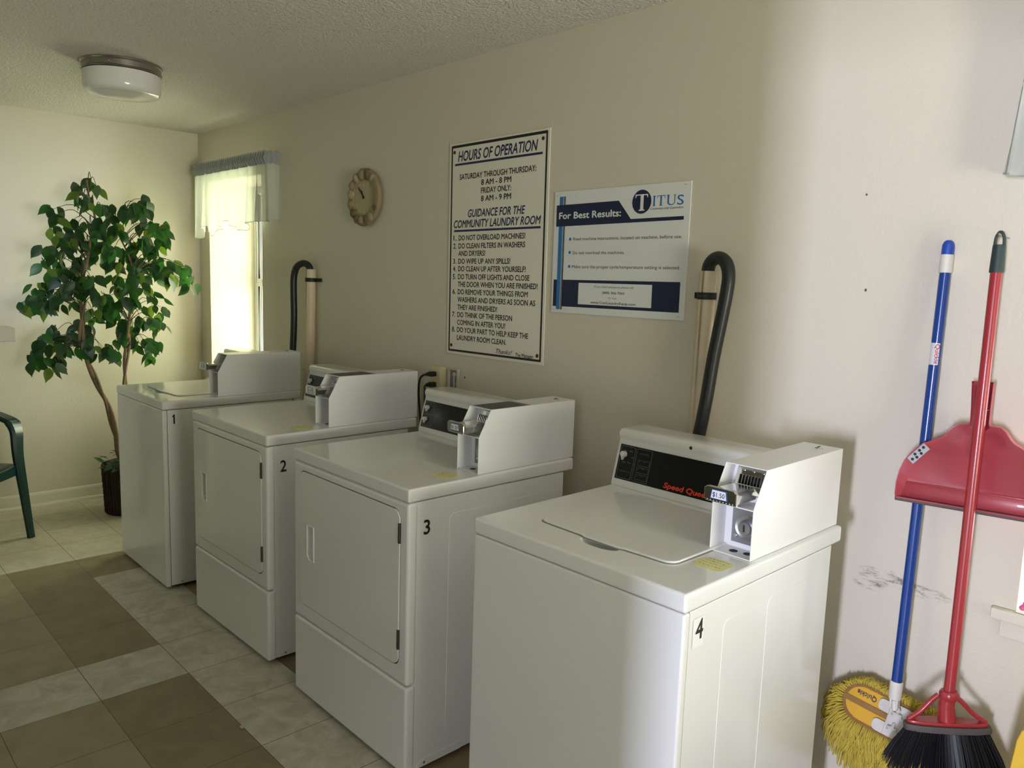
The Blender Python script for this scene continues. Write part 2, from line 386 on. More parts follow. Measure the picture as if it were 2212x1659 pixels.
wall_with_holes('wall_back', WALLS, 'x', -0.2, XR, 0.0, WT, [W1, W2])
DARKWALL = mat('dark_low_bounce', (0.17, 0.155, 0.125), 0.5, var=(6, 0.3))  # unseen wall coloured dark to cut light bounced onto the machine fronts
wall_with_holes('wall_front', DARKWALL, 'x', -0.2, XR, YF, -0.14, [W3, DOOR])
wall_with_holes('wall_left', WALL, 'y', YF-0.14, 0.0, 0.0, -0.2, [])
wall_with_holes('wall_right', WALL, 'y', YF-0.14, WT, XR, 0.15, [FILL_HOLE])  # opening added in this unseen wall to admit the ceiling fill lamp
mb = MB(); mb.box(-0.2, XR+0.15, YF-0.14, WT, HC, HC+0.1); struct(mb.build('ceiling', CEIL, smooth=0))
mb = MB()
for i in range(-6, 20):
    for j in range(-6, 7):
        x0, x1 = max(TX0+i*TILE, -0.2), min(TX0+(i+1)*TILE, XR+0.15); y0, y1 = max(TY0+j*TILE, YF-0.3), min(TY0+(j+1)*TILE, WT)
        if x1-x0 < 1e-4 or y1-y0 < 1e-4: continue
        k = 0
        if i <= -2: k = 3
        elif i in (3, 8, 13) or (j >= 1 and i >= 0 and j != 2) or j == -4: k = 1
        elif j <= -1: k = 2
        mb.add([(x0, y0, 0), (x1, y0, 0), (x1, y1, 0), (x0, y1, 0)], [[0, 1, 2, 3]], k)
        mb.add([(x0, y0, -0.05), (x1, y0, -0.05), (x1, y1, -0.05), (x0, y1, -0.05)], [[3, 2, 1, 0]], k)
struct(mb.build('floor', [TBROWN, TLIGHT, TBROWN2, TCREAM], smooth=0))
def baseboard(name, p0, p1, inward):
    mb = MB(); p0 = Vector(p0); p1 = Vector(p1); n = Vector(inward); prof = [(0.0005, 0.0), (0.024, 0.0), (0.023, 0.008), (0.019, 0.015), (0.012, 0.019), (0.011, 0.07), (0.008, 0.082), (0.003, 0.088), (0.0005, 0.09)]
    V = [p+n*a+Vector((0, 0, z+0.0005)) for p in (p0, p1) for a, z in prof]; k = len(prof)
    mb.add(V, [[i, (i+1) % k, k+(i+1) % k, k+i] for i in range(k)]+[list(range(k))[::-1], [k+i for i in range(k)]])
    struct(mb.build(name, TRIM, smooth=30))
baseboard('baseboard_left', (0, YF+0.001, 0), (0, -0.001, 0), (1, 0, 0))
baseboard('baseboard_back', (0.03, 0, 0), (XR-0.001, 0, 0), (0, -1, 0))
# half wall whose capped end shows at the left edge
mb = MB(); mb.box(0.97, 1.09, YF+0.001, -1.465, 0.0, 1.14)
struct(mb.build('wall_partition', WALL, smooth=0))
mb = MB(); mb.box(0.93, 1.10, YF+0.001, -1.345, 1.141, 1.207, b=0.004)
struct(mb.build('trim_1', TRIM))

def window(name, w, y, rail):
    x0, x1, z0, z1 = w
    mb = MB(); f = 0.022
    mb.box(x0, x0+f, y, y+0.05, z0, z1, b=0.004); mb.box(x1-f, x1, y, y+0.05, z0, z1, b=0.004)
    mb.box(x0+f, x1-f, y, y+0.05, z0, z0+f, b=0.004); mb.box(x0+f, x1-f, y, y+0.05, z1-f, z1, b=0.004)
    root = struct(mb.build(name, VINYL))
    def sash(z0, z1, yy):
        m = MB(); g = 0.026; a, b = x0+f, x1-f
        m.box(a, a+g, yy, yy+0.022, z0, z1, b=0.003); m.box(b-g, b, yy, yy+0.022, z0, z1, b=0.003)
        m.box(a+g, b-g, yy, yy+0.022, z0, z0+g, b=0.003); m.box(a+g, b-g, yy, yy+0.022, z1-g, z1, b=0.003)
        s_ = m.build('window_sash', VINYL, root)
        gm = MB(); gm.box(a+g, b-g, yy+0.009, yy+0.013, z0+g, z1-g); gm.build('pane', GLASS, s_, smooth=0)
    sash(z0+f, rail+0.010, y+0.002); sash(rail+0.011, z1-f, y+0.004)
    return root
w1 = window('window_1', W1, 0.318, 1.43)
w2 = window('window_2', W2, 0.318, 1.43)
mb = MB(); mb.box(W2[0]-0.05, W2[1]+0.05, -0.024, -0.0005, 0.716, 0.744, b=0.004); mb.box(W2[0]+0.0005, W2[1]-0.0005, -0.012, 0.317, 0.745, 0.7465)
mb.build('window_sill', TRIM, w2)
mb = MB(); mb.box(W2[0]-0.03, W2[1]+0.03, -0.008, -0.0005, 0.672, 0.715, b=0.002); mb.build('window_apron', TRIM, w2)
mb = MB(); mb.box(W1[0]-0.05, W1[1]+0.05, -0.024, -0.0005, 0.742, 0.770, b=0.004); mb.build('window_sill', TRIM, w1)
window('window_3', W3, YF-0.10, 1.45)
# casing around the open doorway behind the camera
mb = MB()
mb.box(DOOR[0]-0.06, DOOR[0], YF+0.0005, YF+0.018, 0, DOOR[3]+0.06, b=0.003); mb.box(DOOR[1], DOOR[1]+0.06, YF+0.0005, YF+0.018, 0, DOOR[3]+0.06, b=0.003); mb.box(DOOR[0], DOOR[1], YF+0.0005, YF+0.018, DOOR[3], DOOR[3]+0.06, b=0.003)
struct(mb.build('trim_2', TRIM))

# ------------------------------------------------------------------ laundry machines
def coin_box(root, w, d, yf, decal, price):
    """metal coin meter case on the right of the machine top; local x = 0..0.105"""
    X0 = w-0.120; Z0 = 0.0; O = Matrix.Translation((X0, yf, root['top_height'])); B = 0.105; t = 0.0025; L = 0.438; H = 0.202
    side = [(0, 0.0005), (0, 0.117), (0.048, H), (L, H), (L, 0.0005)]
    mb = MB()
    mb.prism(side, 0, t, 'yz', bev=0.0008, seg=1, M=O); mb.prism(side, B-t, B, 'yz', bev=0.0008, seg=1, M=O)
    mb.box(0.0008, B-0.0008, 0.048, L, H-t, H, b=0.0008, seg=1, M=O); mb.box(t, B-t, L-t, L, 0.0005, H-t, M=O)
    mb.box(t, B-t, 0.001, L-t, 0.0006, 0.003, M=O); mb.box(t, B-t, 0.001, 0.085, 0.1145, 0.117, M=O)
    mb.box(t, B-t, 0.060, 0.063, 0.003, 0.1145, M=O)
    mb.prism([(0.063, 0.117), (0.092, H-t), (0.096, H-t), (0.067, 0.117)], t, B-t, 'yz', M=O)
    mb.box(B-0.0008, B+0.0006, L-0.06, L-0.02, H-0.024, H-0.021, b=0.0006, seg=1, M=O)     # small pressed slot on the side
    mb.prism(disc(0.045, 0.030, 0.010, 14), 0.003, 0.0036, 'xy', M=O, mi=1); mb.prism(disc(0.078, 0.036, 0.010, 14), 0.003, 0.0036, 'xy', M=O, mi=1)
    cb = mb.build('coin_box', [ENAMEL_BOX, DARK], root, smooth=0); cb['label'] = 'white steel coin box on the right of the top'
    mb = MB(); mb.box(0.022, B-t-0.001, 0.0565, 0.0598, 0.016, 0.1135, M=O)
    P = mb.build('lock_plate', PLATE, cb); P['label'] = 'grey lock plate'
    R = Matrix.Rotation(PI/2, 4, 'X'); A = O @ Matrix.Translation((0.062, 0.0565, 0.058)) @ R
    mb = MB(); mb.lathe([(0.0335, 0.0), (0.0335, 0.002), (0.030, 0.004), (0.026, 0.0015), (0.018, 0.001), (0.0165, 0.014), (0.0150, 0.0165), (0.011, 0.017), (0, 0.017)], 32, M=A)
    mb.box(-0.0022, 0.0022, -0.008, 0.008, 0.0168, 0.0176, mi=1, M=A)
    mb.build('lock', [STEEL, DARK], cb)
    for zx in ((0.034, 0.101), (0.034, 0.032)):
        mb = MB(); mb.ball((zx[0], 0.0565, zx[1]), (0.0055, 0.004, 0.0055), M=O); mb.build('rivet', CHROME, cb)
    # chrome coin slide: slanted plate with eight dividers and the push tray
    S = O @ Matrix.Translation((0, 0.063, 0.117)) @ Matrix.Rotation(-math.atan2(0.029, 0.083), 4, 'X')
    mb = MB(); mb.box(0.012, 0.096, -0.0045, -0.0005, 0.012, 0.080, b=0.0012, seg=1, M=S)
    mb.box(0.014, 0.094, -0.030, -0.0045, 0.012, 0.034, b=0.002, seg=1, M=S)
    for k in range(8):
        x = 0.026+k*0.0078
        mb.box(x, x+0.0022, -0.017, -0.0045, 0.032, 0.058, b=0.0006, seg=1, mi=0, M=S)
        mb.box(x+0.0026, x+0.0072, -0.0052, -0.0042, 0.034, 0.058, mi=1, M=S)
    for x in (0.03, 0.054, 0.078): mb.ball((x, -0.0045, 0.069), (0.003, 0.002, 0.003), 0, 1, M=S)
    mb.build('slide_plate', [CHROME, DARK], cb)
    mb = MB(); y1 = 0.045; y0 = -0.038
    prof = [(0.016, 0.132), (0.084, 0.132), (0.084, 0.150), (0.077, 0.157), (0.023, 0.157), (0.016, 0.150)]
    mb.prism(prof, y0, y1, 'xz', bev=0.0016, seg=1, M=O)
    fr = [(0.006, 0.135), (0.011, 0.130), (0.087, 0.130), (0.087, 0.156), (0.080, 0.1645), (0.013, 0.1645), (0.006, 0.159)]
    mb.prism(fr, y0-0.010, y0, 'xz', bev=0.0015, seg=1, M=O)
    for k in range(9): mb.ball((0.015+k*0.008, y0-0.0103, 0.1335), (0.0022, 0.0014, 0.0016), 0, 1, M=O)
    mb.build('coin_slide', CHROME, cb)
    mb = MB(); mb.prism([(0.022, 0.1370), (0.066, 0.1370), (0.062, 0.1590), (0.026, 0.1590)], y0-0.0108, y0-0.0101, 'xz', mi=1, M=O)
    mb.prism([(0.0245, 0.1388), (0.0637, 0.1388), (0.0605, 0.1573), (0.0277, 0.1573)], y0-0.0112, y0-0.0107, 'xz', mi=0, M=O)
    mb.text('$1.50', 0, 0.1425, w=0.030, cap=0.0110, y=y0-0.0114, mi=2, M=O, center=0.0441, bold=0.012)
    mb.build('price_sticker', [mat('sticker_white', (0.75, 0.77, 0.85), 0.4), mat('sticker_blue', (0.02, 0.06, 0.25), 0.4), INK], cb)
    mb = MB(); mb.lathe([(0.010, 0.0), (0.010, 0.002), (0.0075, 0.0045), (0.003, 0.005), (0, 0.005)], 20, M=O @ Matrix.Translation((0.066, L-0.055, H)))
    mb.box(-0.0016, 0.0016, -0.006, 0.006, 0.0046, 0.0056, mi=1, M=O @ Matrix.Translation((0.066, L-0.055, H)))
    mb.build('top_lock', [CHROME, DARK], cb)
    if decal:
        mb = MB(); mb.box(0.006, B-0.006, 0.056, 0.215, H, H+0.0006, mi=0, M=O); mb.box(0.006, B-0.006, 0.222, 0.226, H, H+0.0006, mi=0, M=O)
        for k in range(6): mb.box(0.016, B-0.018-0.012*(k % 3), 0.07+k*0.022, 0.076+k*0.022, H+0.0006, H+0.0008, mi=1, M=O)
        mb.build('instruction_decal', [mat('decal_dark', (0.06, 0.055, 0.05), 0.5), GREYP], cb)
    return cb

def control_panel(root, w, d, kind):
    zt = root['top_height']; b = d-0.163
    prof = [(b, zt+0.0006), (b+0.0005, zt+0.010), (b+0.0335, zt+0.136), (b+0.0315, zt+0.142), (b+0.0290, zt+0.150), (b+0.0300, zt+0.160), (b+0.036, zt+0.167), (b+0.046, zt+0.169), (d-0.016, zt+0.169), (d-0.010, zt+0.163), (d-0.010, zt+0.0006)]
    mb = MB(); mb.prism(prof, 0.002, w-0.060, 'yz', bev=0.0025, seg=2)
    cp = mb.build('control_panel', ENAMEL, root, smooth=50)
    if kind == 'washer':
        mb = MB(); mb.ball((w*0.40, b+0.0302, zt+0.1535), (0.0055, 0.003, 0.0055)); mb.build('panel_screw', BLACKM, cp)
    ang = math.atan2(0.033, 0.126)
    S = Matrix.Translation((0, b+0.0005, zt+0.010)) @ Matrix.Rotation(-ang, 4, 'X')       # local x along, z up the slope, -y outward
    z0, z1 = 0.012, 0.117
    mb = MB(); mb.box(0.012, w-0.070, -0.0012, -0.0001, z0, z1, b=0.0004, seg=1, M=S); mb.build('fascia', BLACK, cp)
    g = MB(); y = -0.0015
    def outline(x0, x1, a, c, r=0.003, t=0.0011):
        o = rrect(x0, x1, a, c, r, 3); i = rrect(x0+t, x1-t, a+t, c-t, r*0.7, 3); n = len(o)
        g.add([(p[0], y, p[1]) for p in o]+[(p[0], y, p[1]) for p in i], [[k, (k+1) % n, n+(k+1) % n, n+k] for k in range(n)], 0, S)
    if kind == 'washer':
        outline(0.017, 0.070, 0.016, 0.113); outline(0.075, 0.131, 0.016, 0.113)
        for k, wd_ in enumerate(('SPIN', 'RINSE', 'WASH')):
            a = 0.022+k*0.021; outline(0.085, 0.128, a, a+0.0165, 0.003, 0.0008)
            g.text(wd_, 0, a+0.0115, cap=0.0024, y=y, mi=0, M=S, center=0.108); g.flat(disc(0.091, a+0.0105, 0.0014, 8), y, mi=0, M=S)
        g.text('CYCLE STATUS', 0, 0.098, cap=0.0036, y=y, mi=0, M=S, center=0.103); g.text('CYCLE SELECTION', 0, 0.036, cap=0.0036, y=y, mi=0, M=S, center=0.0445)
        for a in range(6):
            q = math.radians(-60+a*60); cx, cz = 0.043+0.020*math.cos(q), 0.081+0.020*math.sin(q)
            g.box(cx-0.006, cx+0.005, y-0.0002, y, cz+0.002, cz+0.0028, M=S); g.box(cx-0.005, cx+0.004, y-0.0002, y, cz+0.0002, cz+0.0010, M=S); g.box(cx+0.006, cx+0.0068, y-0.0002, y, cz-0.002, cz+0.003, M=S)
        g.build('panel_print', [GREYP], cp, smooth=0)
        g = MB(); g.text('Speed Queen', 0.190, 0.020, w=0.150, cap=0.0155, y=y, M=S, bold=0.048, shear=0.12)
        lg = g.build('logo_lettering', REDP, cp, smooth=0); lg['label'] = 'red bold lettering on the black fascia'
        knobs = [(0.032, 0.088, 0.0095)]
    else:
        outline(0.016, 0.078, 0.066, 0.113); outline(0.016, 0.078, 0.016, 0.063); outline(0.086, 0.118, 0.062, 0.080)
        for a in range(5):
            q = math.radians(-20+a*55); cx, cz = 0.050+0.018*math.cos(q), 0.091+0.013*math.sin(q)
            g.box(cx-0.005, cx+0.005, y-0.0002, y, cz, cz+0.0010, M=S)
        g.box(0.094, 0.110, y-0.0002, y, 0.070, 0.0714, M=S)
        g.build('panel_print', [GREYP], cp, smooth=0)
        knobs = [(0.036, 0.090, 0.0085), (0.037, 0.044, 0.0085)]
    for kx, kz, kr in knobs:
        K = S @ Matrix.Translation((kx, -0.0012, kz)) @ Matrix.Rotation(PI/2, 4, 'X')
        m = MB(); m.lathe([(kr, 0.0), (kr*0.95, 0.010), (kr*0.8, 0.013), (0, 0.0135)], 24, M=K)
        m.prism([(-kr*0.8, 0.002), (kr*0.8, 0.002), (0, -kr*1.9)], 0.0005, 0.012, 'xy', bev=0.001, seg=1, M=K)
        m.build('knob', mat('knob_white', (0.72, 0.72, 0.68), 0.35), cp)
    return cp

def number_sticker(root, w, yf, ch, z, cap, wd_, white):
    S = Matrix(((0, 1, 0, 0), (1, 0, 0, 0), (0, 0, 1, 0), (0, 0, 0, 1)))
    mb = MB(); M = Matrix.Translation((w-0.0028, yf, z)) @ Matrix(((0, -1, 0, 0), (1, 0, 0, 0), (0, 0, 1, 0), (0, 0, 0, 1)))
    # text plane xz facing -y  ->  plane yz facing +x
    if ch == '1': mb.prism([(0.0045, 0), (0.0115, 0), (0.0115, cap), (0.0070, cap), (0.0, cap*0.82), (0.0, cap*0.70), (0.0045, cap*0.76)], -0.0008, -0.0004, 'xz', M=M)
    else: mb.text(ch, 0, 0, w=wd_, cap=cap, y=-0.0006, M=M, bold=0.018)
    if white: mb.box(-0.010, wd_+0.004, -0.0003, 0.0, -0.016, cap+0.002, mi=1, M=M)
    o = mb.build('number_sticker', [INK, mat('clear_label', (0.81, 0.81, 0.79), 0.3)], root, smooth=0); o['label'] = 'black number ' + ch
    return o

def worn_sticker(root, x0, x1, y0, y1, scribble):
    zt = root['top_height']; mb = MB(); random.seed(int(x0*1000)+int(root.location.x*100)); n = 26; poly = []
    cx, cy = (x0+x1)/2, (y0+y1)/2
    for k in range(n):
        a = 2*PI*k/n; c, s = math.cos(a), math.sin(a); e = 3.2
        r = (abs(c)**e+abs(s)**e)**(-1/e)*random.uniform(0.86, 1.02)
        poly.append((cx+(x1-x0)/2*r*c, cy+(y1-y0)/2*r*s))
    mb.prism(poly, zt+0.0002, zt+0.0006, 'xy')
    if scribble:
        for j in range(4):
            y = y1-0.012-j*0.014; x = x0+0.012+random.uniform(0, 0.006)
            while x < x1-0.016:
                l = random.uniform(0.002, 0.007); mb.box(x, x+l, y+random.uniform(-0.001, 0.001), y+0.0012+random.uniform(0, 0.001), zt+0.0006, zt+0.0008, mi=1); x += l+random.uniform(0.001, 0.004)
    o = mb.build('worn_sticker', [mat('yellow_paper', (0.76, 0.71, 0.34), 0.7, var=(40, 0.18)), mat('faded_ink', (0.34, 0.28, 0.10), 0.8)], root, smooth=0); o['label'] = 'yellowed worn paper sticker'

def base_machine(name, label, cat, xl, yf, rot, w, d, zt, group):
    root = thing(name, label, cat, (xl, yf, 0), rot, group); root['top_height'] = zt
    mb = MB(); sl = 0.042
    mb.box(0.004, w-0.004, 0.0245, d-0.045, 0.018, zt-sl-0.0015, b=0.003)
    # pressed panels on the right-hand side
    for y0, y1, z0, z1 in ((0.155, 0.325, 0.09, zt-0.10), (0.345, 0.545, 0.09, zt-0.10)):
        mb.prism(rrect(y0, y1, z0, z1, 0.02, 4), w-0.006, w-0.0030, 'yz', bev=0.0009, seg=1)
    mb.prism([(0.045, 0.0185), (0.22, 0.0185), (0.22, 0.045), (0.075, 0.045), (0.05, 0.035)], w-0.005, w-0.0028, 'yz', bev=0.0008, seg=1)
    mb.ball((w-0.0028, 0.075, 0.030), (0.0015, 0.005, 0.005), 1, 1)
    mb.build('cabinet', [ENAMEL, STEEL], root)
    mb = MB(); mb.box(0, w, 0, d, zt-sl, zt, b=0.007, seg=3)
    top = mb.build('top_panel', ENAMEL, root)
    for fx in (0.05, w-0.05):
        for fy in (0.07, d-0.09):
            m = MB(); m.lathe([(0.0, 0.0), (0.018, 0.0), (0.018, 0.008), (0.008, 0.010), (0.008, 0.030)], 14, M=Matrix.Translation((fx, fy, 0))); m.build('foot', BLACKM, root)
    return root, top

def washer(label, xl, yf, rot, w, d, zt, num, sticker):
    root, top = base_machine('washing_machine', label, 'washing machine', xl, yf, rot, w, d, zt, 'top loading washing machines')
    c = MB(); c.ball((0.335, 0.098, zt+0.004), (0.058, 0.026, 0.022), 0, 3); cut(top, c)
    mb = MB(); mb.box(0.002, w-0.002, 0.0012, 0.0235, 0.014, zt-0.0435, b=0.006, seg=3); mb.build('front_panel', ENAMEL, root)
    L = [(0.150, 0.112), (0.27, 0.107), (0.285, 0.101), (0.385, 0.101), (0.40, 0.107), (0.500, 0.112)]
    pol = L+[(0.5+0.03*math.sin(math.radians(a)), 0.142-0.03*math.cos(math.radians(a))) for a in (20, 40, 60, 80)]+[(0.532, 0.48), (0.526, 0.495), (0.512, 0.504)]+[(0.15, 0.504), (0.138, 0.497), (0.130, 0.485)]+[(0.122, 0.142), (0.126, 0.125), (0.136, 0.115)]
    mb = MB(); mb.prism(pol, zt+0.0004, zt+0.0062, 'xy', bev=0.0028, seg=3); mb.build('lid', ENAMEL, root)
    # slim seam ring round the lid
    mb = MB(); cx, cy = 0.33, 0.31; o = [(cx+(x-cx)*1.014, cy+(y-cy)*1.012) for x, y in pol]; n = len(pol)
    mb.prism(o, zt+0.0001, zt+0.0005, 'xy'); mb.build('lid_seam', mat('seam_grey', (0.30, 0.30, 0.28), 0.6), root, smooth=0)
    control_panel(root, w, d, 'washer'); coin_box(root, w, d, 0.270, False, True)
    number_sticker(root, w, 0.046, num[0], zt-0.110, 0.045, num[1], num[2])
    if sticker: worn_sticker(root, w-0.102, w-0.022, 0.152, 0.232, True)
    return root

def dryer(label, xl, yf, rot, w, d, zt, num):
    root, top = base_machine('clothes_dryer', label, 'dryer', xl, yf, rot, w, d, zt, 'front loading coin dryers')
    mb = MB(); mb.box(0.001, w-0.001, 0.001, 0.037, 0.300, zt-0.0435, b=0.011, seg=4); fp = mb.build('front_panel', ENAMEL, root)
    dx0, dx1, dz0, dz1 = 0.047, 0.651, 0.356, zt-0.072
    c = MB(); c.prism(rrect(dx0-0.003, dx1+0.004, dz0-0.003, dz1+0.003, 0.033, 6), -0.01, 0.031, 'xz'); cut(fp, c)
    mb = MB(); mb.box(0.001, w-0.001, 0.0, 0.037, 0.014, 0.297, b=0.010, seg=4); mb.build('lower_panel', ENAMEL, root)
    m = MB(); m.prism(rrect(dx0, dx1, dz0, dz1, 0.030, 6), -0.0022, 0.0305, 'xz', bev=0.0025, seg=2); door = m.build('door', ENAMEL, root)
    m = MB(); o = rrect(dx0-0.0028, dx1+0.0038, dz0-0.0028, dz1+0.0028, 0.033, 6); i_ = rrect(dx0+0.004, dx1-0.004, dz0+0.004, dz1-0.004, 0.026, 6); n = len(o)
    m.add([(p[0], 0.0035, p[1]) for p in o]+[(p[0], 0.0035, p[1]) for p in i_], [[k, (k+1) % n, n+(k+1) % n, n+k] for k in range(n)]); m.build('door_gasket', DARK, root, smooth=0)
    hx0, hx1, hz0, hz1 = 0.101, 0.146, zt-0.378, zt-0.256
    c = MB(); c.prism([(hx0, hz0+0.016), (hx0+0.016, hz0), (hx1, hz0), (hx1, hz1), (hx0, hz1)], -0.02, 0.026, 'xz'); cut(door, c)
    m = MB(); pts = [(hx0, hz0+0.016), (hx0+0.016, hz0), (hx1, hz0), (hx1, hz1), (hx0, hz1)]
    m.tube([(p[0], -0.0026, p[1]) for p in pts], 0.0028, 8, closed=True)
    m.prism([(hx0+0.022, 0.0255), (hx1-0.003, 0.002), (hx1-0.001, 0.002), (hx1-0.001, 0.0257), (hx0+0.022, 0.0257)], hz0+0.004, hz1-0.003, 'xy')
    m.build('handle', ENAMEL, door)
    for z in (zt-0.172, zt-0.502):
        m = MB(); m.box(dx1-0.006, dx1+0.0025, -0.0040, 0.010, z, z+0.062, b=0.001, seg=1); m.box(dx1-0.004, dx1+0.0015, -0.0050, -0.0038, z+0.006, z+0.024); m.box(dx1-0.004, dx1+0.0015, -0.0050, -0.0038, z+0.036, z+0.054)
        m.build('hinge', HINGE, door)
    control_panel(root, w, d, 'dryer'); coin_box(root, w, d, 0.274, True, True)
    number_sticker(root, w, 0.058, num[0], zt-0.146, 0.046, num[1], False)
    worn_sticker(root, w-0.115, w-0.030, 0.15, 0.225, True)
    return root
washer('white washing machine numbered 1, farthest machine, below the corner window', 1.2088, -0.9298, 0.0056, 0.6424, 0.7053, 0.9110, ('1', 0.010, False), False)
dryer('white dryer numbered 2, second machine from the far corner', 2.1292, -0.8974, 0.0110, 0.6934, 0.7012, 0.9104, ('2', 0.024, False))
dryer('white dryer numbered 3, standing next to washer 4 and below the hours sign', 3.0498, -0.8989, -0.0040, 0.6925, 0.7018, 0.9100, ('3', 0.022, False))
washer('white washing machine numbered 4, nearest machine, beside the mop and broom', 4.0631, -0.9300, 0.0062, 0.6410, 0.7103, 0.9144, ('4', 0.026, True), True)

# ------------------------------------------------------------------ drain pipes and hoses
def standpipe(label, x0, x1, z0, z1, coupling, tab):
    t = thing('drain_pipe', label, 'pipe', (x0, -0.036, z0), 0, 'standpipes behind the washers')
    mb = MB(); r = 0.0275; ax = Vector((x1-x0, 0, z1-z0)); n = 24
    V = []; k = 0
    pts = [Vector((0, 0, 0)), ax]
    mb.tube([pts[0], ax*0.5, ax], r, n, caps=False); mb.tube([ax, ax*0.9, ax*0.88], r-0.004, n, caps=False)
    # rim ring
    rim = []; 
    for a in range(n): rim.append((ax.x+r*math.cos(2*PI*a/n), r*math.sin(2*PI*a/n), ax.z))
    for a in range(n): rim.append((ax.x+(r-0.004)*math.cos(2*PI*a/n), (r-0.004)*math.sin(2*PI*a/n), ax.z))
    mb.add(rim, [[a, (a+1) % n, n+(a+1) % n, n+a] for a in range(n)])
    mb.build('pipe', PVC, t)
    if coupling:
        m = MB(); m.lathe([(0.0276, 0.385), (0.034, 0.385), (0.0355, 0.36), (0.0335, 0.355), (0.0335, 0.05), (0.0276, 0.05)], 24); m.build('coupling', mat('white_pvc', (0.62, 0.57, 0.46), 0.5), t)
    zc = (z1-z0)*tab[0]; c = ax*tab[0]
    m = MB(); m.lathe([(0.0276, -0.011), (0.0305, -0.011), (0.0305, 0.011), (0.0276, 0.011)], 24, M=Matrix.Translation(c))
    s = tab[1]
    xa, xb = sorted((c.x+s*0.027, c.x+s*0.060)); m.box(xa, xb, 0.020, 0.0355, zc-0.010, zc+0.010, b=0.0015, seg=1)
    m.box(c.x-0.006, c.x-0.003, -0.0312, -0.0300, zc-0.0015, zc+0.0015, mi=1); m.box(c.x+0.008, c.x+0.011, -0.0300, -0.0285, zc-0.0015, zc+0.0015, mi=1)
    m.build('pipe_strap', [BLACKM, GREYP], t)
    return t
standpipe('cream standpipe strapped to the wall behind washer 4, right of the blue poster', 4.117, 4.133, 0.30, 1.567, False, (0.938, -1))
standpipe('cream standpipe strapped to the wall between the corner window and dryer 2', 1.587, 1.617, 0.60, 1.540, True, (0.938, 1))
def hose(label, pts, r):
    mb = MB(); mb.tube(catmull(pts, 8), r, 16)
    tag(mb.build('drain_hose', RUBBER), label, 'hose', 'black drain hoses')
hose('thick black hose hooked over the standpipe behind washer 4', [(4.133, -0.038, 1.50), (4.133, -0.040, 1.565), (4.146, -0.045, 1.595), (4.178, -0.055, 1.608), (4.212, -0.066, 1.592), (4.229, -0.074, 1.552), (4.227, -0.078, 1.49), (4.213, -0.080, 1.39), (4.199, -0.082, 1.29), (4.187, -0.085, 1.17), (4.170, -0.09, 1.04), (4.150, -0.10, 0.90), (4.13, -0.11, 0.70), (4.12, -0.11, 0.4)], 0.0205)
hose('thin black hose hooked over the standpipe behind washer 1', [(1.617, -0.038, 1.48), (1.617, -0.042, 1.54), (1.600, -0.052, 1.566), (1.565, -0.066, 1.568), (1.530, -0.078, 1.545), (1.512, -0.084, 1.49), (1.511, -0.085, 1.40), (1.514, -0.085, 1.29), (1.508, -0.085, 1.18), (1.503, -0.088, 1.08), (1.50, -0.10, 0.9), (1.50, -0.11, 0.6)], 0.0185)

# ------------------------------------------------------------------ ceiling light
t = thing('ceiling_light', 'round ceiling light with white glass bowl and metal rim', 'ceiling light', (1.560, -0.962, HC-0.152))
mb = MB(); Z = 0.1515
mb.lathe([(0.0, Z), (0.168, Z), (0.172, Z-0.004), (0.170, Z-0.009), (0.166, Z-0.012), (0.166, Z-0.034), (0.170, Z-0.038), (0.167, Z-0.042), (0.150, Z-0.042), (0, Z-0.042)], 56); mb.build('rim', NICKEL, t)
mb = MB(); mb.lathe([(0.158, Z-0.043), (0.163, Z-0.045), (0.164, Z-0.105), (0.160, Z-0.122), (0.150, Z-0.132), (0.138, Z-0.136), (0.128, Z-0.1355), (0.10, Z-0.142), (0.06, Z-0.149), (0, Z-0.1515)], 56); mb.build('glass_shade', GLASSW, t)
for a in (-35, 85, 205):
    q = math.radians(a); m = MB(); m.ball((0.169*math.cos(q), 0.169*math.sin(q), Z-0.024), (0.006, 0.006, 0.006)); m.build('thumb_screw', NICKEL, t)

# ------------------------------------------------------------------ wall clock
t = thing('wall_clock', 'round tan wall clock with a rim of carved stones', 'clock', (2.123, -0.001, 1.900))
A = Matrix.Rotation(PI/2, 4, 'X')      # lathe axis z -> -y (out of the wall)
mb = MB(); mb.lathe([(0.0, 0.0), (0.120, 0.0), (0.138, 0.008), (0.142, 0.020), (0.134, 0.030), (0.112, 0.034), (0.092, 0.031), (0.088, 0.022), (0.0, 0.022)], 60, M=A); mb.build('case', STONE, t)
mb = MB(); mb.prism(disc(0, 0, 0.087, 48), -0.0235, -0.0222, 'xz')
for k in range(12):
    a = PI/2-2*PI*k/12; mb.box(-0.0018, 0.0018, -0.0240, -0.0234, -0.005, 0.005, mi=1, M=Matrix.Translation((0.075*math.cos(a), 0, 0.075*math.sin(a))) @ Matrix.Rotation(2*PI*k/12, 4, 'Y'))
mb.text('12', 0, 0.050, cap=0.017, y=-0.0240, mi=1, center=0.0); mb.text('6', 0, -0.066, cap=0.015, y=-0.0240, mi=1, center=0.0)
mb.build('clock_face', [CFACE, mat('pale_numeral', (0.62, 0.58, 0.45), 0.6)], t)
random.seed(5)
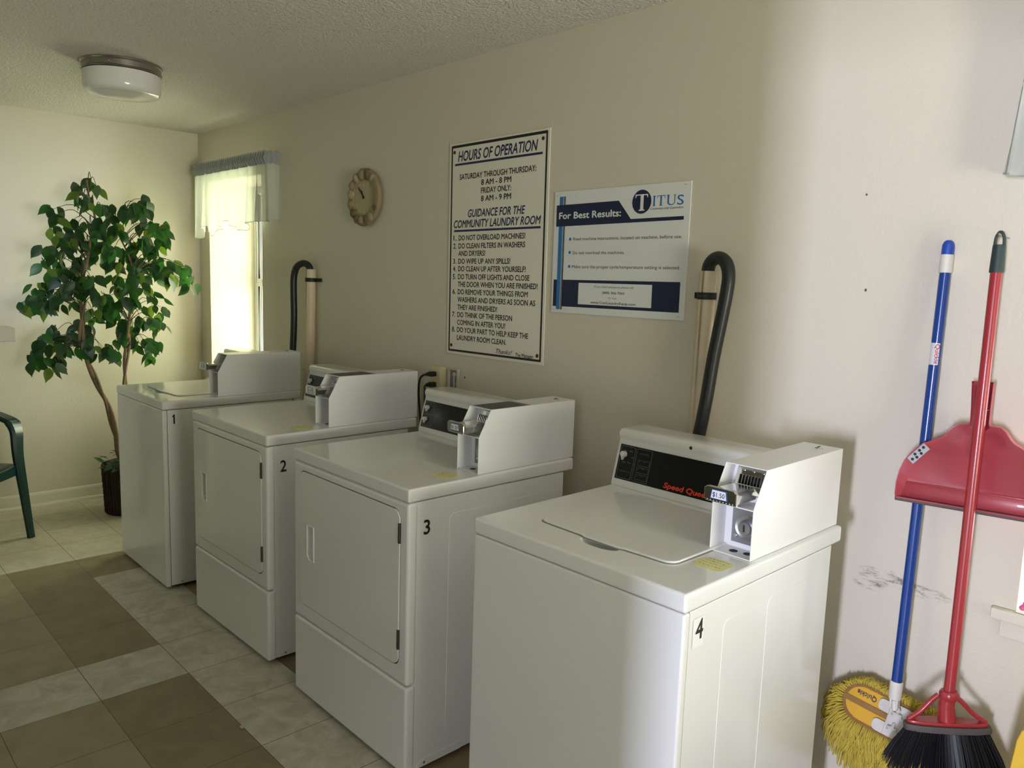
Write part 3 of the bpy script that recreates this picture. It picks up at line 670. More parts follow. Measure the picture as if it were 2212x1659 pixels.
for k, (deg, rr, a_, b_, h_, mt) in enumerate(((96, .112, .026, .030, .020, 0), (70, .116, .020, .030, .016, 1), (122, .114, .021, .027, .022, 2), (147, .115, .024, .022, .022, 0), (170, .113, .030, .026, .018, 2), (196, .113, .027, .024, .020, 0), (222, .112, .024, .026, .021, 1), (243, .116, .017, .024, .020, 1), (262, .110, .024, .022, .018, 0), (284, .114, .019, .026, .014, 1), (305, .115, .027, .023, .014, 2), (333, .117, .022, .020, .010, 1), (358, .118, .034, .018, .008, 0), (30, .118, .032, .018, .008, 0), (50, .117, .018, .022, .012, 2))):
    a = math.radians(deg); m = MB()
    m.ball((0, 0, 0), (b_, h_, a_), 0, 2, M=Matrix.Translation((rr*math.cos(a), -0.026, rr*math.sin(a))) @ Matrix.Rotation(-a, 4, 'Y') @ Matrix.Rotation(random.uniform(-0.3, 0.3), 4, 'Y'), jit=0.05)
    m.build('stone', (STONE, STONE2, STONE3)[mt], t, smooth=60)
for nm, ang, ln, wd_ in (('hour_hand', -34, 0.045, 0.0045), ('minute_hand', -41, 0.072, 0.0032)):
    m = MB(); R = Matrix.Rotation(math.radians(ang), 4, 'Y'); y = -0.026 if nm == 'hour_hand' else -0.028
    m.prism([(-wd_*0.5, -0.006), (wd_*0.5, -0.006), (wd_*0.6, ln*0.55), (wd_*1.5, ln*0.70), (0, ln), (-wd_*1.5, ln*0.70), (-wd_*0.6, ln*0.55)], y-0.0008, y, 'xz', M=R)
    m.prism(disc(0, 0, 0.0075, 16), y-0.0008, y, 'xz'); m.build(nm, BLACKM, t, smooth=0)

# ------------------------------------------------------------------ signs
t = thing('hours_sign', 'tall white sign headed HOURS OF OPERATION with laundry rules', 'sign', (2.7797, -0.0008, 1.1824), rot=(0, -0.0074, 0))
BW, BH = 0.6077, 0.9106
mb = MB(); mb.box(0, BW, -0.0036, 0, 0, BH, b=0.0008, seg=1); mb.build('board', SIGNW, t)
mb = MB(); y = -0.0041
o = rrect(0.0125, BW-0.0125, 0.0125, BH-0.0085, 0.004, 3); i = rrect(0.0215, BW-0.0215, 0.0215, BH-0.0195, 0.003, 3); n = len(o)
mb.add([(p[0], y, p[1]) for p in o]+[(p[0], y, p[1]) for p in i], [[k, (k+1) % n, n+(k+1) % n, n+k] for k in range(n)]); mb.build('border_line', INK, t, smooth=0)
mb = MB()
mb.text('HOURS OF OPERATION', 0.058, 0.833, w=0.484, cap=0.0435, y=y, bold=0.026, shear=0.22)
mb.text('GUIDANCE FOR THE', 0.131, 0.595, w=0.350, cap=0.0335, y=y, bold=0.026, shear=0.22)
mb.text('COMMUNITY LAUNDRY ROOM', 0.037, 0.552, w=0.534, cap=0.0335, y=y, bold=0.026, shear=0.22)
mb.box(0.037, 0.570, y-0.0002, y, 0.8155, 0.8245); mb.box(0.039, 0.571, y-0.0002, y, 0.5345, 0.5430)
mb.build('blue_heading', BLUEH, t, smooth=0)
mb = MB()
for s_, x0, x1, z in (('SATURDAY THROUGH THURSDAY:', 0.071, 0.537, 0.7555), ('8 AM - 8 PM', 0.213, 0.396, 0.7240), ('FRIDAY ONLY:', 0.213, 0.396, 0.6905), ('8 AM - 9 PM', 0.214, 0.397, 0.6575)):
    mb.text(s_, x0, z, w=x1-x0, cap=0.0235, y=y, bold=0.026)
mb.build('opening_hours_lettering', INK, t, smooth=0); mb = MB()
for s_, x1, z, num in (('DO NOT OVERLOAD MACHINES!', 0.486, 0.4980, '1.'), ('DO CLEAN FILTERS IN WASHERS', 0.487, 0.4635, '2.'), ('AND DRYERS!', 0.247, 0.4315, None), ('DO WIPE UP ANY SPILLS!', 0.4025, 0.3980, '3.'), ('DO CLEAN UP AFTER YOURSELF!', 0.494, 0.3655, '4.'),
                       ('DO TURN OFF LIGHTS AND CLOSE', 0.517, 0.3312, '5.'), ('THE DOOR WHEN YOU ARE FINISHED!', 0.564, 0.2988, None), ('DO REMOVE YOUR THINGS FROM', 0.510, 0.2660, '6.'), ('WASHERS AND DRYERS AS SOON AS', 0.554, 0.2325, None), ('THEY ARE FINISHED!', 0.330, 0.1990, None),
                       ('DO THINK OF THE PERSON', 0.423, 0.1662, '7.'), ('COMING IN AFTER YOU!', 0.382, 0.1325, None), ('DO YOUR PART TO HELP KEEP THE', 0.519, 0.1000, '8.'), ('LAUNDRY ROOM CLEAN.', 0.391, 0.0655, None)):
    mb.text(s_, 0.0715, z, w=x1-0.0715, cap=0.0225, y=y, bold=0.026)
    if num: mb.text(num, 0.036, z, w=0.020, cap=0.0225, y=y, bold=0.026)
mb.build('rules_lettering', INK, t, smooth=0); mb = MB()
mb.text('Thanks!', 0.330, 0.0265, w=0.100, cap=0.0200, y=y, bold=0.004, shear=0.45); mb.text('The Manager', 0.449, 0.0225, w=0.103, cap=0.0165, y=y, bold=0.018)
mb.build('signature_lettering', INK, t, smooth=0)
for sx, sz in ((0.0330, 0.873), (0.5700, 0.874), (0.0325, 0.0395), (0.5735, 0.036)):
    m = MB(); m.ball((sx, -0.0038, sz), (0.0078, 0.0035, 0.0078)); m.build('screw', RUST, t)

t = thing('results_poster', 'white and navy poster reading For Best Results beside the hours sign', 'poster', (3.4194, -0.0008, 1.4004), rot=(0, -0.0036, 0))
BW, BH = 0.6107, 0.4542
mb = MB(); mb.box(0, BW, -0.0038, 0, 0, BH, b=0.0006, seg=1); mb.build('board', SIGNP, t)
y = -0.0043
mb = MB(); mb.flat([(0.0131, 0.324), (0.588, 0.3305), (0.588, 0.3425), (0.3686, 0.3404), (0.312, 0.4060), (0.0131, 0.4035)], y)
mb.flat([(0.0088, 0.0240), (0.589, 0.0256), (0.589, 0.1270), (0.0092, 0.1250)], y)
mb.flat(disc(0.4124, 0.3970, 0.0408, 40, 0.0405), y); mb.build('navy_blocks', NAVYP, t, smooth=0)
mb = MB(); mb.box(0.0270, 0.0440, y-0.0006, y-0.0004, 0.0122, 0.4345, mi=0); mb.box(0.0440, 0.0500, y-0.0006, y-0.0004, 0.0122, 0.4345, mi=1); mb.box(0.0500, 0.0520, y-0.0006, y-0.0004, 0.0122, 0.4345, mi=2); mb.box(0.0520, 0.0570, y-0.0006, y-0.0004, 0.0122, 0.4345, mi=2)
mb.box(0.0525, 0.0540, y-0.0008, y-0.0006, 0.0122, 0.4345, mi=1)
# the navy banner runs across the stripe
mb.box(0.0131, 0.07, y-0.0010, y-0.0009, 0.3246, 0.4035, mi=3)
mb.build('blue_stripe', [BLUEP, mat('stripe_grey', (0.30, 0.36, 0.42), 0.5), INK, NAVYP], t, smooth=0)
mb = MB(); mb.box(0.1385, 0.4755, y-0.0004, y-0.0002, 0.0360, 0.1152); mb.build('white_card', SIGNP, t, smooth=0)
mb = MB(); mb.text('For Best Results:', 0.0275, 0.3520, w=0.297, cap=0.0250, y=y-0.0013, bold=0.030); mb.build('headline_lettering', mat('poster_letter_white', (0.78, 0.79, 0.80), 0.42), t, smooth=0); mb = MB()
T = [(0.3854, 0.4105), (0.3875, 0.4105), (0.3905, 0.4185), (0.4075, 0.4185), (0.4075, 0.3720), (0.4015, 0.3690), (0.4015, 0.3665), (0.4265, 0.3665), (0.4265, 0.3690), (0.4205, 0.3720), (0.4205, 0.4185), (0.4335, 0.4185), (0.4365, 0.4105), (0.4386, 0.4105), (0.4386, 0.4220), (0.3854, 0.4220)]
mb.prism(T, y-0.0004, y-0.0002, 'xz'); mb.build('logo_initial', mat('poster_letter_white', (0.78, 0.79, 0.80), 0.42), t, smooth=0)
mb = MB(); sw = 0.0062
def bar(x0, x1, z0, z1): mb.box(x0, x1, y-0.0003, y-0.0001, z0, z1)
# I T U S with serifs
bar(0.4622, 0.4622+sw, 0.3800, 0.4138); bar(0.4592, 0.4714, 0.3800, 0.3815); bar(0.4592, 0.4714, 0.4123, 0.4138)
bar(0.4905, 0.4905+sw, 0.3800, 0.4138); bar(0.4875, 0.4997, 0.3800, 0.3815); bar(0.4775, 0.5100, 0.4118, 0.4138); bar(0.4775, 0.4792, 0.4050, 0.4138); bar(0.5083, 0.5100, 0.4050, 0.4138)
bar(0.5195, 0.5195+sw, 0.3895, 0.4138); bar(0.5160, 0.5290, 0.4123, 0.4138); bar(0.5472, 0.5502, 0.3895, 0.4138); bar(0.5435, 0.5540, 0.4123, 0.4138)
arc = [(0.53485+0.01535*math.cos(math.radians(a)), 0.3900+0.0102*math.sin(math.radians(a))) for a in range(180, 361, 15)]; arn = [(0.5365+0.0107*math.cos(math.radians(a)), 0.3900+0.0074*math.sin(math.radians(a))) for a in range(360, 179, -15)]
mb.prism(arc+arn, y-0.0003, y-0.0001, 'xz')
mb.text('S', 0.5590, 0.3802, w=0.0250, cap=0.0330, y=y-0.0002, bold=0.006)
mb.build('logo_lettering', BLUEP, t, smooth=0)
for z in (0.2717, 0.2228, 0.1707): mb = MB(); mb.prism(disc(0.0868, z+0.0045, 0.0058, 18), y-0.0002, y, 'xz'); mb.build('bullet', BLUEP, t, smooth=0)
mb = MB()
mb.text('Commercial Laundry', 0.4497, 0.3680, w=0.135, cap=0.0078, y=y, shear=0.30, bold=0.0); mb.build('logo_tagline', INK, t, smooth=0); mb = MB()
mb.text('Read machine instructions, located on machine, before use.', 0.1034, 0.2712, w=0.482, cap=0.0118, y=y)
mb.build('instruction_lettering', INK, t, smooth=0); mb = MB()
mb.text('Do not overload the machines.', 0.1026, 0.2203, w=0.245, cap=0.0118, y=y)
mb.build('instruction_lettering', INK, t, smooth=0); mb = MB()
mb.text('Make sure the proper cycle/temperature setting is selected.', 0.1018, 0.1690, w=0.483, cap=0.0118, y=y)
mb.build('instruction_lettering', [INK, INKG], t, smooth=0); mb = MB(); yy = y-0.0006
mb.text('If you need assistance please call', 0.2157, 0.0995, w=0.180, cap=0.0075, y=yy, mi=1); mb.text('(888) 366-7065', 0.2543, 0.0778, w=0.103, cap=0.0090, y=yy, bold=0.014)
mb.text('Or Visit', 0.2842, 0.0597, w=0.038, cap=0.0075, y=yy, mi=1); mb.text('www.CoinLaundryEquip.com', 0.2006, 0.0412, w=0.207, cap=0.0092, y=yy, bold=0.014)
mb.build('contact_lettering', [INK, INKG], t, smooth=0)
for sx, sz in ((0.012, 0.440), (0.588, 0.4435), (0.010, 0.0125), (0.589, 0.0125)):
    m = MB(); m.box(sx-0.0045, sx+0.0045, -0.0046, -0.0036, sz-0.0006, sz+0.0006); m.build('staple', GREYP, t, smooth=0)

# ------------------------------------------------------------------ outlet, junction box, cords
t = thing('wall_outlet', 'ivory surface outlet box with two black plugs in it', 'outlet', (2.752, -0.0005, 1.060))
mb = MB(); mb.box(-0.030, 0.030, -0.040, 0, -0.060, 0.060, b=0.004); mb.build('outlet_box', IVORY, t)
mb = MB(); mb.box(-0.033, 0.033, -0.0445, -0.0402, -0.063, 0.063, b=0.0018); mb.build('outlet_plate', IVORY, t)
t = thing('junction_box', 'open metal junction box with chipped plaster right of the outlet', 'electrical box', (2.835, -0.0008, 1.060))
mb = MB(); 
o = rrect(-0.036, 0.036, -0.060, 0.060, 0.004, 3); i = rrect(-0.028, 0.028, -0.052, 0.052, 0.003, 3); n = len(o)
mb.add([(p[0], -0.012, p[1]) for p in o]+[(p[0], -0.012, p[1]) for p in i], [[k, (k+1) % n, n+(k+1) % n, n+k] for k in range(n)])
mb.add([(p[0], 0.0, p[1]) for p in o]+[(p[0], -0.012, p[1]) for p in o], [[k, (k+1) % n, n+(k+1) % n, n+k] for k in range(n)])
mb.add([(p[0], -0.012, p[1]) for p in i]+[(p[0], -0.001, p[1]) for p in i], [[k, (k+1) % n, n+(k+1) % n, n+k] for k in range(n)])
mb.build('box_rim', mat('cream_rim', (0.60, 0.56, 0.46), 0.6), t)
mb = MB(); mb.box(-0.028, 0.028, -0.002, -0.0006, -0.052, 0.052); mb.build('box_back', PLATE, t)
mb = MB(); random.seed(3)
mb.ball((0.004, -0.004, 0.030), (0.013, 0.005, 0.012), 0, 2, jit=0.15); mb.ball((0.002, -0.003, 0.0), (0.006, 0.004, 0.030), 0, 2, jit=0.2); mb.ball((0.022, -0.003, -0.01), (0.006, 0.003, 0.035), 0, 2, jit=0.2)
mb.build('plaster', PLASTER, t)
def cord(label, z, pts):
    tt = thing('power_cord', label, 'power cord', (2.752, -0.046, z), 0, 'black power cords at the outlet')
    m = MB(); m.box(-0.012, 0.012, -0.034, 0.0, -0.011, 0.011, b=0.004); m.box(-0.008, 0.008, -0.048, -0.032, -0.008, 0.008, b=0.003); m.build('plug', BLACKM, tt)
    m = MB(); m.tube(catmull(pts, 6), 0.0048, 10); m.build('cable', BLACKM, tt)
cord('black cord looping down from the upper plug of the ivory outlet', 1.088, [(0, -0.046, 0), (-0.006, -0.062, -0.004), (-0.018, -0.070, -0.020), (-0.024, -0.072, -0.06), (-0.024, -0.070, -0.12), (-0.022, -0.06, -0.22), (-0.02, -0.05, -0.40)])
cord('black cord leaving the lower plug of the ivory outlet', 1.040, [(0, -0.046, 0), (0.004, -0.060, -0.006), (0.010, -0.064, -0.022), (0.012, -0.064, -0.08), (0.012, -0.06, -0.18), (0.012, -0.05, -0.36)])

# ------------------------------------------------------------------ curtains
def valance(label, x0, x1, ztop, hem, folds, seed, group, flare=0.0):
    t = thing('valance_curtain', label, 'curtain', ((x0+x1)/2, 0.0, ztop), 0, group); cx = (x0+x1)/2; random.seed(seed)
    m = MB(); m.tube([(x0-cx, -0.001, -0.030), (x0-cx+0.002, -0.05, -0.030), (x0-cx+0.02, -0.068, -0.030), (x1-cx-0.02, -0.068, -0.030), (x1-cx-0.002, -0.05, -0.030), (x1-cx, -0.001, -0.030)], 0.006, 8); m.build('rod', VINYL, t)
    ph = [random.uniform(0, 6) for _ in range(6)]
    # path from the wall return on the left, along the rod, to the wall return on the right
    RET = 0.075; Ltot = (x1-x0)+2*RET
    def base(s):
        d = s*Ltot
        if d < RET: return Vector((x0-cx, -d, 0)), Vector((-1, 0, 0))
        if d > Ltot-RET: return Vector((x1-cx, -(Ltot-d), 0)), Vector((1, 0, 0))
        return Vector((x0-cx+(d-RET), -RET, 0)), Vector((0, -1, 0))
    def wave(s, k, a): return a*(math.sin(2*PI*folds*s+ph[0]+0.7*math.sin(5*s+ph[1]))*0.7+0.3*math.sin(2*PI*folds*2.3*s+ph[2]))
    N, R = 150, 14; V = []; F = []
    def hemz(s):
        for q in range(len(hem)-1):
            if hem[q][0] <= s <= hem[q+1][0]:
                u = (s-hem[q][0])/(hem[q+1][0]-hem[q][0]+1e-9); return hem[q][1]+(hem[q+1][1]-hem[q][1])*u
        return hem[-1][1]
    rows = []
    for a in range(N+1):
        s = a/N; p, n = base(s); h = hemz(s); ed = min(1, min(s, 1-s)/0.03)
        for r in range(R+1):
            v = r/R; z = -0.052+(h-(ztop-0.052))*v
            amp = (0.005+0.026*v)*ed
            q = p+n*(wave(s, 0, amp)); q.y = min(q.y, -0.002)
            V.append((q.x+0.010*v*math.sin(9*s+ph[3])*ed+flare*v*(2*s-1), q.y, z))
    for a in range(N):
        for r in range(R): i = a*(R+1)+r; F.append([i, i+R+1, i+R+2, i+1])
    m = MB(); m.add(V, F); pn = m.build('sheer_panel', SHEER, t, smooth=180)
    m = MB(); m.tube([V[a*(R+1)+R] for a in range(N+1)], 0.0016, 5); m.build('hem_stitch', HEM, pn)
    V = []; F = []; N2 = 260
    for a in range(N2+1):
        s = a/N2; p, n = base(s); ed = min(1, min(s, 1-s)/0.03)
        rf = math.sin(2*PI*folds*4.2*s+ph[4]+1.3*math.sin(11*s))
        for z, o, k in ((0.012, 0.006, 0.010), (-0.004, 0.004, 0.004), (-0.022, 0.011, 0.007), (-0.038, 0.011, 0.007), (-0.050, 0.004, 0.003), (-0.060, 0.003, 0.005)):
            q = p+n*(o+k*rf*ed); V.append((q.x, min(q.y, -0.002), z+(0.006*rf if z > 0 else 0)))
    for a in range(N2):
        for r in range(5): i = a*6+r; F.append([i, i+6, i+7, i+1])
    m = MB(); m.add(V, F); m.build('ruffled_header', HEADER, t, smooth=180)
    return t
valance('sheer white valance with shade-toned ruffled header over the corner window', 0.125, 1.185, 2.195,
        [(0, 1.80), (0.05, 1.74), (0.085, 1.735), (0.13, 1.725), (0.20, 1.79), (0.235, 1.805), (0.24, 1.765), (0.33, 1.735), (0.36, 1.775), (0.43, 1.80), (0.46, 1.83), (0.52, 1.81), (0.56, 1.79), (0.60, 1.765), (0.70, 1.765), (0.73, 1.80), (0.78, 1.815), (0.9, 1.81), (1.0, 1.82)], 9, 11, 'sheer window valances')
valance('pale sheer valance cut off by the right edge, above the window sill', 4.968, 5.95, 2.195, [(0, 1.815), (0.15, 1.79), (0.3, 1.80), (0.5, 1.76), (0.7, 1.80), (1.0, 1.80)], 6, 4, 'sheer window valances', 0.045)

# ------------------------------------------------------------------ artificial ficus
PO = Vector((0.430, -0.640, 0.0))
t = thing('potted_ficus', 'artificial ficus tree in a dark wicker basket in the far corner', 'potted plant', PO)
def rel(p): return Vector(p)-PO
mb = MB(); n = 40; prof = [(0.0, 0.001), (0.128, 0.001), (0.135, 0.008)]
for k in range(14): z = 0.012+k*0.0195; r = 0.136+0.012*k/14; prof += [(r, z), (r+0.006, z+0.0095)]
prof += [(0.150, 0.287), (0.158, 0.292), (0.158, 0.306), (0.148, 0.312), (0.138, 0.306), (0.136, 0.27), (0, 0.27)]
mb.lathe(prof, 44)
for k in range(44):
    a = 2*PI*k/44; mb.tube([((0.141+0.012*u)*math.cos(a)*(1.012 if (k+q) % 2 else 0.985), (0.141+0.012*u)*math.sin(a)*(1.012 if (k+q) % 2 else 0.985), 0.008+0.275*u) for q, u in enumerate([w_/14 for w_ in range(15)])], 0.005, 5)
mb.build('basket', WICKER, t, smooth=60)
mb = MB(); mb.lathe([(0.136, 0.272), (0.11, 0.288), (0.06, 0.296), (0, 0.298)], 30); mb.build('moss', MOSS, t)
TR = {  # trunk and limb centre lines in room coordinates
 'A': [(0.430, -0.640, 0.28), (0.395, -0.690, 0.36), (0.385, -0.700, 0.50), (0.375, -0.728, 0.66), (0.355, -0.790, 0.80), (0.340, -0.830, 0.93), (0.335, -0.845, 1.05), (0.332, -0.850, 1.20), (0.332, -0.850, 1.32), (0.338, -0.835, 1.45), (0.345, -0.812, 1.55), (0.352, -0.790, 1.68), (0.360, -0.765, 1.80), (0.352, -0.790, 1.92), (0.350, -0.800, 2.02)],
 'B': [(0.430, -0.640, 0.28), (0.440, -0.640, 0.45), (0.430, -0.630, 0.62), (0.420, -0.640, 0.80), (0.424, -0.648, 0.95), (0.430, -0.625, 1.10), (0.440, -0.605, 1.28), (0.450, -0.580, 1.45), (0.430, -0.610, 1.60), (0.405, -0.665, 1.74)]}
def trunk(k, r0, r1, vine):
    m = MB(); P = catmull([rel(p) for p in TR[k]], 5); n = len(P)
    m.tube(P, [r0+(r1-r0)*(i/(n-1))**0.8*1.0 for i in range(n)], 10)
    if vine: m.tube([p+Vector((0.020*math.cos(i*0.35), 0.020*math.sin(i*0.35), 0)) for i, p in enumerate(P[:int(n*0.62)])], 0.0085, 7)
    m.build('trunk', BARK, t)
trunk('A', 0.017, 0.005, True); trunk('B', 0.014, 0.004, True)
# crown: points where sprays of leaves grow, as image pixels (across, down) with a leaf count
SPR = [(194, 392, 2), (207, 405, 1), (173, 412, 2), (187, 420, 3), (180, 428, 2), (200, 438, 3), (206, 452, 2), (222, 455, 2),
 (112, 458, 3), (125, 470, 3), (124, 498, 4), (148, 482, 3), (160, 490, 3), (174, 502, 2), (190, 492, 3),
 (315, 430, 3), (300, 446, 4), (280, 456, 3), (292, 468, 4), (310, 452, 2), (252, 464, 3),
 (225, 482, 4), (240, 494, 4), (215, 502, 4), (265, 500, 4), (300, 490, 4), (330, 496, 4), (352, 490, 4), (356, 506, 4), (345, 518, 4),
 (135, 522, 3), (108, 540, 3), (120, 546, 4), (141, 546, 3), (150, 530, 3), (166, 527, 3), (186, 527, 3), (192, 540, 3), (168, 562, 4), (158, 576, 3),
 (230, 532, 5), (250, 542, 5), (272, 552, 5), (240, 562, 5), (292, 532, 5), (312, 522, 5), (332, 532, 5), (340, 546, 4), (280, 577, 5), (312, 572, 4), (302, 582, 4),
 (338, 570, 4), (354, 574, 4), (368, 572, 4), (348, 596, 3), (362, 600, 3), (378, 588, 3), (394, 580, 2), (404, 578, 2), (402, 602, 4), (411, 614, 3),
 (98, 572, 3), (116, 592, 3), (125, 575, 2), (180, 600, 5), (142, 602, 4), (160, 612, 5), (202, 602, 5), (104, 612, 2),
 (54, 657, 2), (72, 632, 3), (64, 652, 3), (82, 642, 4), (92, 622, 3), (86, 666, 4), (100, 660, 4), (112, 652, 4), (116, 630, 4), (132, 642, 4), (150, 622, 5), (146, 660, 3),
 (172, 622, 5), (192, 612, 5), (212, 632, 5), (232, 642, 5), (252, 622, 5), (266, 642, 4), (256, 602, 5), (292, 612, 5), (302, 602, 4), (322, 622, 3), (330, 634, 3), (292, 642, 3), (250, 662, 4), (216, 662, 5), (236, 680, 4), (202, 672, 5),
 (286, 652, 2), (302, 690, 4), (322, 690, 3), (336, 670, 3), (346, 665, 2), (352, 708, 4), (340, 690, 3), (302, 706, 4), (276, 702, 4), (256, 700, 4),
 (290, 738, 4), (300, 746, 3), (316, 746, 3), (336, 744, 3), (326, 756, 3), (280, 730, 3), (246, 766, 2),
 (102, 736, 4), (86, 760, 2), (76, 766, 3), (112, 752, 4), (120, 716, 4), (140, 722, 3), (160, 730, 3), (142, 750, 4), (156, 755, 2), (110, 780, 2), (126, 790, 2), (136, 775, 2),
 (198, 740, 4), (190, 720, 4), (180, 702, 4), (215, 755, 3), (226, 756, 3), (240, 750, 3), (190, 690, 4), (75, 785, 2), (70, 775, 1)]
random.seed(21)
PLN = Vector((0.93, -0.36, 0)).normalized(); P0 = Vector((0.42, -0.62, 0))
SIDE = Vector((0.36, 0.93, 0)).normalized()
def crown_point(px, py):
    # project the spray's image pixel through the camera onto the upright crown plane
    d = fwd*F_PX+rgt*(px-1106.0)-upv*(py-829.5); k = ((P0-CAM).dot(PLN))/d.dot(PLN); p = CAM+d*k
    return p
pts3 = [(crown_point(a, b), c) for a, b, c in SPR]
nodes = [Vector(p) for k in 'AB' for p in catmull([Vector(q) for q in TR[k]], 4) if p[2] > 1.0]
tw = MB(); lf = MB()
def leaf(c, dr, nrm, ln, wd_, mi):
    dr = dr.normalized(); sd = dr.cross(nrm).normalized(); nn = sd.cross(dr)
    prof = [(0.0, 0.04), (0.12, 0.55), (0.30, 0.95), (0.48, 0.96), (0.66, 0.70), (0.80, 0.36), (0.90, 0.13), (1.0, 0.0)]
    V = []; F = []
    for u, w_ in prof:
        b = c+dr*ln*u-nn*(ln*0.16*u*u)
        V += [b-sd*wd_*w_+nn*wd_*0.18*w_, b, b+sd*wd_*w_+nn*wd_*0.18*w_]
    for i in range(len(prof)-1):
        a = i*3; F += [[a, a+1, a+4, a+3], [a+1, a+2, a+5, a+4]]
    lf.add([rel(v) for v in V], F, mi)
for p, cnt in pts3:
    dep = random.uniform(-0.15, 0.18); p = p+PLN*dep+SIDE*0  # spread the crown in depth
    p.x = max(p.x, 0.075)
    near = min(nodes, key=lambda q: (q-p).length+max(0, q.z-p.z+0.02)*0.9)
    mid = (near+p)/2+Vector((0, 0, 0.05+0.04*random.random()))
    tw.tube([rel(q) for q in catmull([near, mid, p], 4)], [0.0032-0.0022*i/8 for i in range(9)], 5)
    for k in range(cnt+1):
        a = random.uniform(0, 2*PI); dr = Vector((math.cos(a)*0.7, math.sin(a)*0.7, -0.62-random.random()*0.7))+SIDE*random.uniform(-0.5, 0.5)
        nrm = Vector((0.75, -0.5, 0.35))+Vector((random.uniform(-1, 1), random.uniform(-1, 1), random.uniform(-0.6, 0.8)))*0.75
        off = Vector((random.gauss(0, 0.022), random.gauss(0, 0.022), random.gauss(0.012, 0.018)))
        q = p+off; q.x = max(q.x, 0.06); dr.x = max(dr.x, -0.3)
        ln = random.uniform(0.072, 0.108); mi = random.choices((0, 1, 2, 3), (0.48, 0.27, 0.13, 0.12))[0]
        leaf(q, dr, nrm.normalized(), ln, ln*random.uniform(0.24, 0.31), mi)
# a few low leaves over the basket rim
for k in range(34):
    a = random.uniform(0, 2*PI); r = random.uniform(0.05, 0.15)
    c = PO+Vector((r*math.cos(a), r*math.sin(a), 0.30+random.random()*0.06)); dr = Vector((math.cos(a), math.sin(a), random.uniform(-0.3, 0.9)))
    if c.x < 0.1: continue
    leaf(c, dr, Vector((random.uniform(-0.4, 0.4), random.uniform(-0.4, 0.4), 1)).normalized(), random.uniform(0.05, 0.085), 0.016, random.choice((0, 0, 1, 3)))
tw.build('branches', TWIG, t); lf.build('foliage', LEAVES, t, smooth=180)

# ------------------------------------------------------------------ green plastic chair
CA = math.radians(35)
t = thing('plastic_armchair', 'dark green moulded plastic armchair at the left edge', 'chair', (0.63, -1.23, 0), CA-PI/2)
# local: +y is the way the chair faces, origin at its left front foot
def strap(pts, w, h, nm, up=(0, 0, 1), k=8):
    P = catmull(pts, k) if len(pts) > 2 else [Vector(p) for p in pts]; n = len(P)
    ws = w if isinstance(w, (list, tuple)) else (w, w)
    m = MB()
    def pr(i):
        a = (ws[0]+(ws[1]-ws[0])*i/(n-1))/2; b = h/2; c = min(a, b)*0.6
        return [(-a, -b+c), (-a+c, -b), (a-c, -b), (a, -b+c), (a, b-c), (a-c, b), (-a+c, b), (-a, b-c)]
    m.sweep(P, pr, up=up); return m.build(nm, CHAIRG, t, smooth=40)
CWd = 0.50
for s_, x in ((1, 0.0), (-1, CWd)):
    strap([(x, 0, 0.001), (x+s_*0.020, -0.012, 0.25), (x+s_*0.030, -0.03, 0.47), (x+s_*0.018, -0.045, 0.60), (x+s_*0.012, -0.075, 0.652)], (0.036, 0.088), 0.040, 'leg', up=(0, 1, 0))
    strap([(x+s_*0.012, -0.060, 0.642), (x+s_*0.008, -0.10, 0.662), (x+s_*0.006, -0.22, 0.690), (x+s_*0.02, -0.36, 0.705), (x+s_*0.035, -0.46, 0.735)], (0.074, 0.064), 0.030, 'armrest')
    strap([(x+s_*0.005, -0.52, 0.001), (x+s_*0.03, -0.47, 0.40), (x+s_*0.045, -0.48, 0.60), (x+s_*0.06, -0.53, 0.86)], (0.032, 0.050), 0.030, 'leg', up=(0, 1, 0))
m = MB(); V = []; F = []; N = 14
for i in range(N+1):
    for j in range(N+1):
        u, v = i/N, j/N; x = 0.025+u*(CWd-0.05); yv = -0.02-v*0.45
        V.append((x, yv, 0.425-0.025*v-0.020*math.sin(PI*u)-(0.035*(1-v/0.12)**2 if v < 0.12 else 0)))
for i in range(N):
    for j in range(N): a = i*(N+1)+j; F.append([a, a+N+1, a+N+2, a+1])
k0 = len(V); V2 = [(x, y_, z-0.018) for x, y_, z in V]
m.add(V+V2, F+[[k0+q for q in f[::-1]] for f in F]+[[i, k0+i, k0+i+1, i+1] for i in range(N)]+[[N*(N+1)+i, N*(N+1)+i+1, k0+N*(N+1)+i+1, k0+N*(N+1)+i] for i in range(N)]+[[i*(N+1), (i+1)*(N+1), k0+(i+1)*(N+1), k0+i*(N+1)] for i in range(N)])
m.sweep(catmull([(0.030, -0.035, 0.405), (0.15, -0.006, 0.392), (0.25, 0.0, 0.390), (0.35, -0.006, 0.392), (0.47, -0.035, 0.405)], 5), lambda i: [(-0.008, -0.022), (0.008, -0.022), (0.008, 0.022), (-0.008, 0.022)])
m.build('seat', CHAIRG, t, smooth=60)
m = MB()
for k in range(6):
    x = 0.085+k*0.066; m.box(x-0.021, x+0.021, -0.005, 0.005, 0.0, 0.40, b=0.003, M=Matrix.Translation((0, -0.475, 0.42)) @ Matrix.Rotation(0.14, 4, 'X'))
m.sweep(catmull([(0.055, -0.53, 0.86), (0.15, -0.545, 0.885), (0.25, -0.55, 0.895), (0.35, -0.545, 0.885), (0.445, -0.53, 0.86)], 5), lambda i: [(-0.010, -0.028), (0.010, -0.028), (0.010, 0.028), (-0.010, 0.028)])
m.build('backrest', CHAIRG, t, smooth=40)

